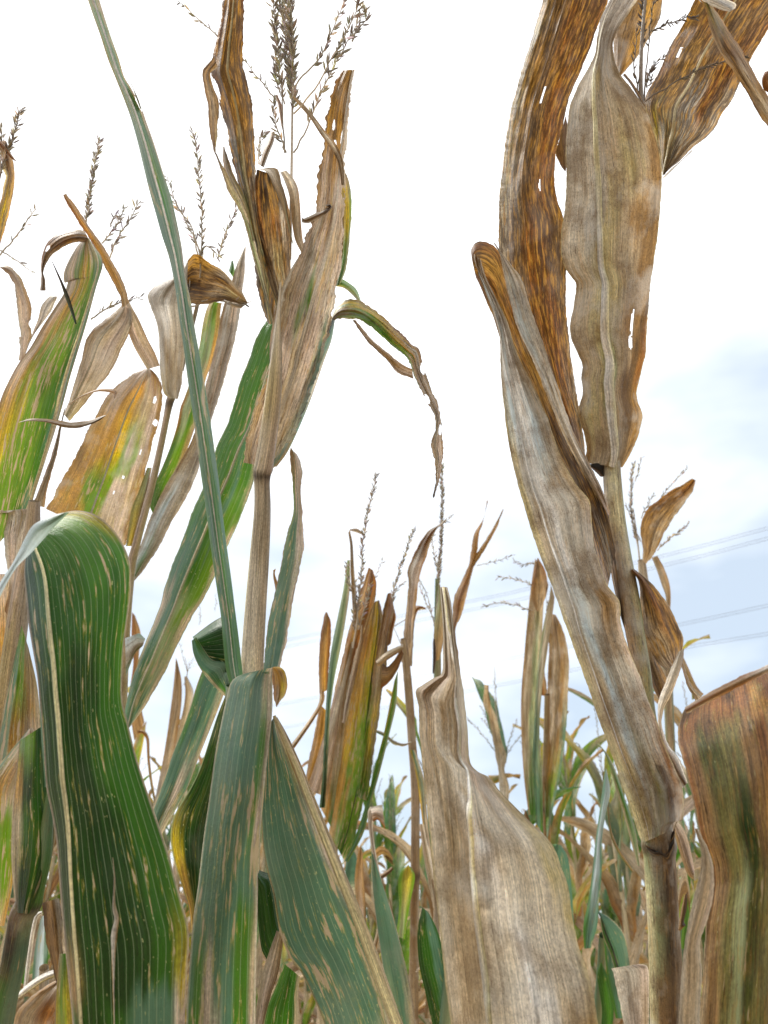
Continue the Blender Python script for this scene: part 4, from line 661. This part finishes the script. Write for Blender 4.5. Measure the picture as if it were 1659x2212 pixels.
O1 = plant(360, 2200, 2.6, 'thin brown maize plant in the gap left of the dark curled leaf, hooked tip drooping')
stalk(O1, '352,1680,10 344,1740,14 340,1800,18 350,2200,22', '2.4 2.6', c='tn', fx=(.2, 0, .4, 0))
leaf(O1, '328,1760 340,1700 352,1640 362,1580 370,1520 376,1470 380,1420', '350,1740 364,1690 376,1640 384,1580 392,1520 392,1470 384,1432', '2.35', c='0:wtn|.5:ntn|1:nn', dl='.03', fx=(.2, 0, .3, 0), wave=.012)
leaf(O1, '350,1700 366,1650 380,1590 394,1540 400,1500 398,1462', '364,1690 384,1640 400,1590 412,1530 418,1495 404,1460', '2.4', c='tst|1:ntw', fx=(.1, 0, .2, 0), nu=8)
leaf(O1, '334,1740 324,1690 318,1640 316,1600 308,1585 298,1584', '340,1742 330,1690 324,1640 322,1595 312,1578 298,1576', '2.5', c='en|1:rn', nu=6)
leaf(O1, '290,1600 284,1560 280,1500 288,1430 284,1390 285,1322', '312,1560 304,1520 302,1470 300,1420 304,1370 292,1330', '2.5', c='nn|.5:rn|1:rn', nu=8)
tassel(O1, '398,1480 405,1450 400,1420', [('404,1450 396,1420 388,1390', .5, .1), ('404,1460 410,1430 414,1418', .5, .1), ('430,1350 434,1320 426,1295', .8, .1, 3.0), ('464,1320 468,1300 466,1282', .8, .1, 3.0)], '2.4', size=.009, dens=200, stemw=2)

O2 = plant(960, 2240, 1.25, 'maize plant with blue green blades low behind the papery tan leaf')
stalk(O2, '985,1950,22 975,2050,24 960,2240,28', '1.2', c='Gv', fx=(0, .1, .1, .3))
leaf(O2, '855,2230 832,2120 818,2030 808,1950 803,1890 802,1840', '900,2230 888,2140 870,2060 852,1990 830,1920 806,1845', '1.3', c='0:vGt|.5:GGm|1:GG', fx=(0, .3, .1, .4), rim='q')
leaf(O2, '868,2240 852,2150 836,2060 822,1980 812,1900 800,1820 794,1760 800,1742', '900,2240 874,2150 858,2060 840,1980 824,1900 810,1830 806,1780 822,1755', '1.35', c='0:ttq|.6:tqp|1:wqp', fx=(.1, 0, .4, 0), rim='p')
leaf(O2, '800,1745 815,1740 826,1738', '806,1775 818,1772 832,1792', '1.34', c='wqr', nu=8)
leaf(O2, '940,2240 920,2150 905,2080 902,2010 912,1960', '1000,2240 985,2150 965,2080 945,2010 925,1970', '1.2', c='kcGc', fx=(0, .3, 0, .5), rim='c')
leaf(O2, '1004,2240 980,2150 965,2060 970,1990', '1010,2240 1004,2150 990,2060 975,1990', '1.15', c='GcG', fx=(0, .3, 0, .5))
leaf(O2, '745,1880 750,1850 758,1835 770,1850 775,1900', '748,1960 760,1940 770,1930 780,1925 784,1920', '1.6', c='GGt', nu=8)
leaf(O2, '950,1950 968,1900 1000,1830 1014,1770', '968,1960 990,1900 1010,1830 1018,1800', '1.7', c='tqn', nu=8, fx=(.1, 0, .3, 0))

leaf(O2, '856,2020 862,1960 860,1910 866,1882 880,1870', '874,2030 884,1960 896,1900 892,1880 882,1868', '1.5', c='bvb|1:byb', nu=8, fx=(.1, .4, 0, .2))
leaf(O2, '774,2010 770,1960 766,1900 772,1850 778,1828', '792,2030 790,1960 786,1900 784,1850 780,1826', '1.55', c='tqn|1:on', nu=8, fx=(.2, 0, .3, 0), rim='n')
leaf(O2, '808,1838 822,1828 838,1836 850,1856 842,1852 828,1846', '806,1862 818,1850 830,1846 846,1862 850,1870 838,1860', '1.5', c='on|1:ne', nu=6)
leaf(O2, '806,1900 820,1890 836,1880 846,1872', '808,1908 822,1900 838,1890 850,1878', '1.5', c='nd', nu=4)
leaf(O2, '788,2100 800,2060 815,2010 830,1975', '796,2104 810,2064 822,2014 834,1980', '1.6', c='tn', nu=5)
leaf(O2, '838,2100 842,2040 846,1990 840,1940', '858,2110 856,2050 852,1990 842,1938', '1.4', c='qtn|1:tn', nu=8, fx=(.1, 0, .3, 0))
leaf(O2, '916,2200 922,2120 932,2040 936,1960 930,1900', '946,2200 946,2120 950,2040 948,1960 934,1898', '1.3', c='ntn|.5:qwt|1:tn', nu=10, fx=(.3, 0, .4, 0))
O3 = plant(1290, 2220, 1.7, 'maize plant with a bluish twisted blade low between the papery tan leaf and large stalk')
stalk(O3, '1302,2020,16 1298,2100,18 1290,2220,22', '1.6 1.7', c='Gv', fx=(0, .1, .1, .3))
leaf(O3, '1262,2050 1260,2000 1270,1950 1280,1880 1286,1820 1294,1760 1302,1700 1308,1660', '1276,2048 1290,2000 1294,1950 1300,1880 1300,1820 1308,1760 1318,1710 1310,1662', '1.6', c='0:gGG|.5:GBG|1:GB', dl='.02', fx=(0, .1, 0, .3))
leaf(O3, '1330,2100 1318,2060 1302,2020 1296,1980 1292,1972', '1362,2090 1356,2050 1346,2015 1320,1985 1293,1968', '1.5', c='cGm|1:cGG', dl='.02', m='.2', rib='2 1', ribc='xx', fx=(0, .1, 0, .5), rim='t')
leaf(O3, '1330,2200 1322,2160 1312,2110 1306,2050 1304,2000', '1354,2200 1346,2150 1336,2100 1326,2050 1308,1990', '1.55', c='gGb', fx=(0, .3, 0, .4))
leaf(O3, '1200,1960 1196,1900 1192,1860 1190,1828 1200,1823', '1240,2020 1238,1960 1232,1890 1226,1850 1212,1826', '1.9', c='gGG', fx=(0, .2, 0, .3))
leaf(O3, '1290,1608 1305,1625 1318,1660 1336,1720 1356,1790 1376,1870', '1294,1606 1316,1635 1332,1670 1352,1730 1372,1790 1384,1870', '1.45', c='gvt|.5:tgG|1:tvt', fx=(0, .2, .2, .2), m='.5')
leaf(O3, '1310,1720 1312,1760 1320,1810 1340,1850 1365,1885', '1314,1720 1316,1760 1324,1805 1345,1846 1368,1880', '1.7', c='en', nu=5)
leaf(O3, '1360,2260 1345,2200 1335,2150 1325,2105 1320,2092', '1400,2260 1402,2200 1402,2140 1400,2090 1380,2082', '.95', c='wqt|1:pwq', dl='.03', dr='.01', fx=(.1, 0, .7, 0), rim='p', nu=20)
leaf(O3, '1296,2240 1300,2180 1290,2110 1296,2080', '1320,2240 1326,2180 1316,2120 1300,2080', '1.6', c='cgc', fx=(0, .2, 0, .4))

O4 = plant(1500, 2200, 1.9, 'small maize plant with green tip seen between the large stalk and the reddish leaf')
stalk(O4, '1475,1930,14 1480,2050,16 1490,2200,18', '1.8 1.9', c='Gv', fx=(0, .1, .1, .3))
leaf(O4, '1462,1830 1470,1810 1484,1830 1496,1860', '1458,1880 1478,1860 1490,1900 1500,1930', '1.8', c='bgt', nu=8)
leaf(O4, '1460,1940 1470,1900 1480,1880 1490,1920', '1466,2010 1474,1960 1486,1960 1492,2010', '1.7', c='tnb', nu=8)
leaf(O4, '1470,2050 1476,1980 1484,1900 1488,1860', '1484,2050 1488,1980 1492,1900 1490,1862', '1.75', c='bg', nu=8)

O5 = plant(95, 2300, 1.3, 'maize plant with tangled dry and green blades behind the close green stalk, lower left')
stalk(O5, '95,2090,20 95,2200,22 95,2300,24', '1.25 1.3', c='tw', fx=(.1, 0, .3, 0))
leaf(O5, '34,2150 60,2125 90,2105 128,2090', '36,2160 66,2140 96,2120 130,2106', '.9', c='PPs', nu=8)
leaf(O5, '20,2260 34,2190 60,2160 98,2130 130,2115', '110,2260 122,2220 130,2190 134,2160 134,2130', '.95', c='0:ntn|.5:ntrn|1:npt', fx=(.4, 0, .5, 0), dl='.04', wave=.02, nu=20)
leaf(O5, '50,2140 56,2080 66,2010 76,1975 90,1968', '58,2142 66,2080 74,2020 82,1982 92,1974', '1.1', c='Pp', nu=6)
leaf(O5, '68,2130 74,2060 84,2000 90,1980', '100,2120 104,2060 102,2000 98,1978', '1.3', c='GBc', nu=8, fx=(0, .2, 0, .4))
leaf(O5, '40,2120 46,2060 52,2020 60,1990', '58,2130 62,2070 64,2030 64,1992', '1.4', c='ggb', nu=8)
leaf(O5, '-10,2180 0,2080 14,2020 30,1985', '20,2180 22,2090 30,2040 38,1990', '1.0', c='tnt', fx=(.3, 0, .3, 0))

# --- power lines far behind the field
def wires():
    lab = ['upper', 'second', 'third', 'lowest']
    y2 = [(1, 1192, 26.6), (2, 1210, 26.2), (3, 1347, 22.6), (4, 1401, 21.0)]
    m = bpy.data.materials.new('cable'); m.use_nodes = True; b = m.node_tree.nodes['Principled BSDF']; b.inputs['Base Color'].default_value = (.10, .10, .13, 1); b.inputs['Roughness'].default_value = .5
    shapes = {1: [(993-60, 1314), (1013, 1297), (1133, 1271), (1456, 1192), (1659, 1138)], 2: [(933, 1332), (1013, 1316), (1133, 1290), (1469, 1210), (1659, 1160)],
              3: [(933, 1454), (993, 1442), (1125, 1415), (1465, 1347), (1659, 1305)], 4: [(933, 1506), (993, 1494), (1125, 1468), (1452, 1401), (1659, 1366)]}
    names = {1: 'highest of the four faint power lines crossing the pale sky at the right', 2: 'second highest power line, running just under the top one at the right',
             3: 'third power line down, above the lowest one, crossing the pale sky', 4: 'lowest of the faint power lines crossing the pale sky at the right'}
    for k, yy, z in y2:
        pt = []
        for (x, y) in shapes[k]:
            cf = math.sin(PITCH)+(CY-y)/FPX*math.cos(PITCH); d = (z-1.6)/cf; pt.append(P(x, y, d))
        pt = np.array(pt); a = pt[0]+(pt[0]-pt[1])*8; b_ = pt[-1]+(pt[-1]-pt[-2])*2
        pt = spline(np.vstack([a, pt, b_])[:, :3], 60)
        g = []
        for off in (0, .20):
            r, uv = tube_grid(pt-np.array([0, 0, off]), np.full(60, .012), 6)
            g.append((r, np.full((60, 6, 3), .1), (0, 0, 0, 0), uv, True, None))
        o = mesh_obj('power_line', g, m, None, tuple(pt[30])); o.data.materials[0] = m
        tag(o, names[k], 'power line', 'power lines')
wires()
# ------------------------------------------------------------------ ground and the field behind
def ground():
    n = 120; s = np.linspace(-1, 1, n); s = np.sign(s)*np.abs(s)**2.5*1500
    X, Y = np.meshgrid(s, s+0.0, indexing='ij'); r = np.hypot(X, Y)
    Z = .025*vn(X*3, Y*3)*np.clip(1-r/60, 0, 1)-.02-.0*r
    me = bpy.data.meshes.new('ground'); V = np.stack([X, Y, Z], -1).reshape(-1, 3)
    i, j = np.meshgrid(np.arange(n-1), np.arange(n-1), indexing='ij'); F = np.stack([i*n+j, (i+1)*n+j, (i+1)*n+j+1, i*n+j+1], -1).reshape(-1, 4)
    me.from_pydata(V.tolist(), [], F.tolist()); me.update()
    o = bpy.data.objects.new('ground', me); C.objects.link(o); tag(o, kind='structure')
    m = bpy.data.materials.new('soil'); m.use_nodes = True; t = m.node_tree; b = t.nodes['Principled BSDF']; b.inputs['Roughness'].default_value = .95
    tcn = t.nodes.new('ShaderNodeTexCoord'); a = t.nodes.new('ShaderNodeTexNoise'); a.inputs['Scale'].default_value = 9; a.inputs['Detail'].default_value = 8; a.inputs['Roughness'].default_value = .7
    t.links.new(tcn.outputs['Object'], a.inputs['Vector']); rp = t.nodes.new('ShaderNodeValToRGB'); e = rp.color_ramp.elements
    e[0].position = .3; e[0].color = (.07, .045, .028, 1); e[1].position = .68; e[1].color = (.34, .25, .15, 1)
    t.links.new(a.outputs['Fac'], rp.inputs[0]); t.links.new(rp.outputs[0], b.inputs['Base Color'])
    bp = t.nodes.new('ShaderNodeBump'); bp.inputs['Strength'].default_value = .8; t.links.new(a.outputs['Fac'], bp.inputs['Height']); t.links.new(bp.outputs[0], b.inputs['Normal'])
    me.materials.append(m)
ground()

def ribbon(base, az, r, ln, wd, lift, droop, specs, fx, nseg=22, nu=6, twist=0., dry=0.):
    """one generic leaf in metres: rises along azimuth az, then droops"""
    t = np.linspace(0, 1, nseg); th = lift-(droop)*t**1.6*(1+.15*r.randn())
    ds = ln/(nseg-1); hx = np.r_[0, np.cumsum(np.cos(th[:-1])*ds)]; hz = np.r_[0, np.cumsum(np.sin(th[:-1])*ds)]
    azz = az+twist*t*t+.12*vn(t*4+r.rand()*30, 2)
    cx = np.r_[0, np.cumsum(np.diff(hx)*np.cos(azz[:-1]))]; cy = np.r_[0, np.cumsum(np.diff(hx)*np.sin(azz[:-1]))]
    c = base+np.stack([cx, cy, hz], 1)
    w = wd*np.clip((t*5+.45), 0, 1)*(1-t**2.6)**.8+.002
    tw = twist*1.5*t+dry*2.2*vn(t*3+r.rand()*40, 1)
    side = np.stack([-np.sin(azz), np.cos(azz), 0*azz], 1); nrm = np.stack([-np.sin(th)*np.cos(azz), -np.sin(th)*np.sin(azz), np.cos(th)], 1)
    sd = side*np.cos(tw)[:, None]+nrm*np.sin(tw)[:, None]; nd = -side*np.sin(tw)[:, None]+nrm*np.cos(tw)[:, None]
    u = np.linspace(-1, 1, nu+1); so = r.rand()*40
    cup = .28*(1+dry)
    pts = c[:, None]+sd[:, None]*(u[None, :, None]*w[:, None, None]/2)+nd[:, None]*((cup*w[:, None]*u[None]**2+.012*(1+dry)*np.abs(u)[None]*vn(t[:, None]*9+so, u[None]*2+so))[:, :, None])
    T, U = np.meshgrid(t, (u+1)/2, indexing='ij')
    col = colgrid(specs, np.clip(T+.12*vn(U*5+so, T*9+so), 0, 1), np.clip(U+.15*vn(T*14+so, U*9), 0, 1))
    uv = np.stack([u[None]*w[:, None]/2+so, np.repeat((t*ln)[:, None]+so, nu+1, 1)], -1)
    return (pts, col, fx, uv, False, None)
SPECS = ['0:GgG|.6:ggb|1:ytn', '0:gbg|.5:oby|1:nnn', '0:ntn|.5:tqt|1:nrn', '0:tpt|1:tnt', '0:GgG|1:GgG', '0:vgt|.4:tot|1:nnr', '0:gmg|.7:tgq|1:qn', '0:nrn|.6:tnt|1:rn', '0:mGm|1:vyt']
def gen_plant(seed, low=False):
    """returns dict part -> grids, in metres about the origin"""
    r = np.random.RandomState(seed); H_ = 1.98+.2*r.rand(); parts = []
    k = 10 if low else 26; z = np.linspace(0, H_, k); lean = r.randn(2)*.04
    X = np.stack([lean[0]*(z/H_)**2+.008*vn(z*3+seed, 0), lean[1]*(z/H_)**2+.008*vn(z*3+seed, 5), z], 1)
    ring, uv = tube_grid(X, np.interp(z, [0, H_*.8, H_], [.0125, .010, .0045]), 6 if low else 10)
    K_ = ring.shape[1]
    parts.append(('stalk', [(ring, colgrid('0:vs|.6:ts|1:st', np.repeat((z/H_)[:, None], K_, 1), np.random.RandomState(seed).rand(1, K_)*np.ones((k, 1))), (.1, 0, .4, 0), uv, True, None)], M_STALK))
    nl = 11; a0 = r.rand()*6.28
    for i in range(nl):
        f = i/(nl-1); zb = .35+(H_-.45)*f; base = np.array([np.interp(zb, z, X[:, 0]), np.interp(zb, z, X[:, 1]), zb])
        az = a0+math.pi*i+.5*r.randn(); dead = r.rand() < .66
        sp = SPECS[r.choice([2, 3, 5, 7, 1])] if dead else SPECS[r.choice([0, 1, 4, 6, 8])]
        ln = (.78-.30*f)*(.8+.45*r.rand()); wd = (.095-.03*f)*(.85+.3*r.rand())*(.7 if dead else 1)
        parts.append(('leaf', [ribbon(base, az, r, ln, wd, 1.15+.25*r.rand()+.15*f, (2.4 if dead else 1.9)*(1-.55*f)*(.6+.8*r.rand()), sp, (.45 if dead else .05, 0 if dead else .5, .3, .2), 12 if low else 24, 3 if low else 6, r.randn()*.6, .5 if dead else 0.)], M_LEAF))
    g = []; topc = X[-1]; col = (.34, .29, .20) if seed % 2 else (.28, .24, .19)
    for b in range(3 if low else 7):
        az = r.rand()*6.28; sp = 0 if b == 0 else .25+.45*r.rand(); L_b = (.26 if b == 0 else .18)*(.8+.4*r.rand()); q = np.linspace(0, 1, 8)[:, None]
        cv = topc+np.array([0, 0, -.02*b])+q*L_b*np.array([math.sin(sp)*math.cos(az), math.sin(sp)*math.sin(az), math.cos(sp)])+q**2*L_b*.15*np.array([math.cos(az)*sp, math.sin(az)*sp, -sp])
        g += spikelets(cv, .0012, 90 if low else 230, .010, .1, .5, seed*10+b, col)
    parts.append(('tassel', g, M_STALK))
    return parts
def build_gen(seed, joined):
    parts = gen_plant(seed, joined)
    if joined:
        g = [x for p in parts for x in p[1]]
        o = mesh_obj('maize_plant', [q for p in parts if p[2] is M_LEAF for q in p[1]]+[q for p in parts if p[2] is not M_LEAF for q in p[1]], M_LEAF)
        return o
    root = bpy.data.objects.new('maize_plant', None); C.objects.link(root); root.empty_display_size = .1
    for nme, g, m in parts: mesh_obj(nme, g, m, root)
    return root
def put(src, x, y, rz, sc, label, group, first):
    o = src
    if not first:
        o = src.copy(); C.objects.link(o)
        for ch in src.children:
            c = ch.copy(); C.objects.link(c); c.parent = o
    o.location = (x, y, 0); o.rotation_euler = (0, 0, rz); o.scale = (sc, sc, sc)
    tag(o, label, 'maize plant', group); return o
FR = random.Random(11)
NEAR = [build_gen(s, False) for s in (1, 2, 3, 4, 5, 6)]; FAR = [build_gen(s, True) for s in (11, 12, 13, 14, 15, 16)]
used = set(); spots = []
for row in range(0, 60):
    y = 3.4+row*.76
    k = int((y*.62+.6)/.22)
    for i in range(-k, k+1):
        if FR.random() < (.25 if row < 6 else .15): continue
        spots.append((y, i*.22+FR.uniform(-.05, .05)+(row % 3)*.07, y+FR.uniform(-.06, .06)))
spots.sort()
n1 = n2 = 0; stuff = []
for (_, x, y) in spots:
    r_ = abs(x)/max(y, .1)
    if y < 7.0 and n1 < 130:
        p = NEAR[n1 % 6]; put(p, x, y, FR.random()*6.28, FR.uniform(.90, 1.19), 'maize plant with dry and green blades in the rows further back', 'maize plants in the rows behind', n1 < 6); n1 += 1
    elif y < 13 and n2 < 150:
        p = FAR[n2 % 6]; put(p, x, y, FR.random()*6.28, FR.uniform(.93, 1.06), 'maize plant in the distant rows, only its top showing', 'maize plants in the distant rows', n2 < 6); n2 += 1
    else: stuff.append((x, y))
def far_field():
    Vs, Fs, Cs, U = [], [], [], []; base = 0
    srcs = []
    for o in FAR[:4]:
        me = o.data; v = np.empty(len(me.vertices)*3, np.float32); me.vertices.foreach_get('co', v); f = np.empty(len(me.loops), np.int32); me.loops.foreach_get('vertex_index', f)
        c = np.empty(len(me.vertices)*4, np.float32); me.attributes['col'].data.foreach_get('color', c); srcs.append((v.reshape(-1, 3), f.reshape(-1, 4), c.reshape(-1, 4)[:, :3]))
    st = stuff if len(stuff) < 900 else [stuff[i] for i in sorted(FR.sample(range(len(stuff)), 900))]
    for i, (x, y) in enumerate(st):
        v, f, c = srcs[i % 4]; a = FR.random()*6.28; s = FR.uniform(.93, 1.06); R_ = np.array([[math.cos(a), -math.sin(a), 0], [math.sin(a), math.cos(a), 0], [0, 0, 1]])
        Vs.append(v@R_.T*s+np.array([x, y, 0])); Fs.append(f+base); Cs.append(c); base += len(v)
    V = np.vstack(Vs); F = np.vstack(Fs); Cc = np.vstack(Cs); me = bpy.data.meshes.new('maize_field')
    me.vertices.add(len(V)); me.vertices.foreach_set('co', V.astype(np.float32).ravel()); me.loops.add(F.size); me.loops.foreach_set('vertex_index', F.astype(np.int32).ravel())
    me.polygons.add(len(F)); me.polygons.foreach_set('loop_start', np.arange(0, F.size, 4, dtype=np.int32)); me.update(calc_edges=True)
    at = me.attributes.new('col', 'FLOAT_COLOR', 'POINT'); at.data.foreach_set('color', np.c_[Cc, np.ones(len(Cc))].astype(np.float32).ravel())
    l = me.uv_layers.new(name='UVMap'); l.data.foreach_set('uv', V[F.ravel()][:, :2].astype(np.float32).ravel())
    me.materials.append(M_LEAF); o = bpy.data.objects.new('maize_field', me); C.objects.link(o); tag(o, 'the rest of the maize field reading as one mass towards the horizon', 'maize field', kind='stuff')
far_field()
# a low wooded ridge closes the horizon
def ridge():
    n = 240; a = np.linspace(0, 2*math.pi, n); z = 6+3*vn(a*6, 1)+1.5*vn(a*25, 3)+.8*vn(a*80, 5)
    rr = [330, 345, 380, 500]; zz = [np.zeros(n)-.5, z*.8, z, z*.2]
    V = np.concatenate([np.stack([r*np.cos(a), r*np.sin(a), q], 1) for r, q in zip(rr, zz)]); F = []
    for k in range(3):
        for i in range(n-1): F.append((k*n+i, k*n+i+1, (k+1)*n+i+1, (k+1)*n+i))
    me = bpy.data.meshes.new('hills'); me.from_pydata(V.tolist(), [], F); me.update(); o = bpy.data.objects.new('hills', me); C.objects.link(o); tag(o, kind='structure')
    m = bpy.data.materials.new('woodland'); m.use_nodes = True; b = m.node_tree.nodes['Principled BSDF']; b.inputs['Roughness'].default_value = 1
    a_ = m.node_tree.nodes.new('ShaderNodeTexNoise'); a_.inputs['Scale'].default_value = .3; a_.inputs['Detail'].default_value = 6; tcn = m.node_tree.nodes.new('ShaderNodeTexCoord'); m.node_tree.links.new(tcn.outputs['Object'], a_.inputs[0])
    rp = m.node_tree.nodes.new('ShaderNodeValToRGB'); rp.color_ramp.elements[0].color = (.03, .06, .03, 1); rp.color_ramp.elements[0].position = .35; rp.color_ramp.elements[1].color = (.09, .13, .05, 1); rp.color_ramp.elements[1].position = .65
    m.node_tree.links.new(a_.outputs['Fac'], rp.inputs[0]); m.node_tree.links.new(rp.outputs[0], b.inputs['Base Color']); me.materials.append(m)
ridge()
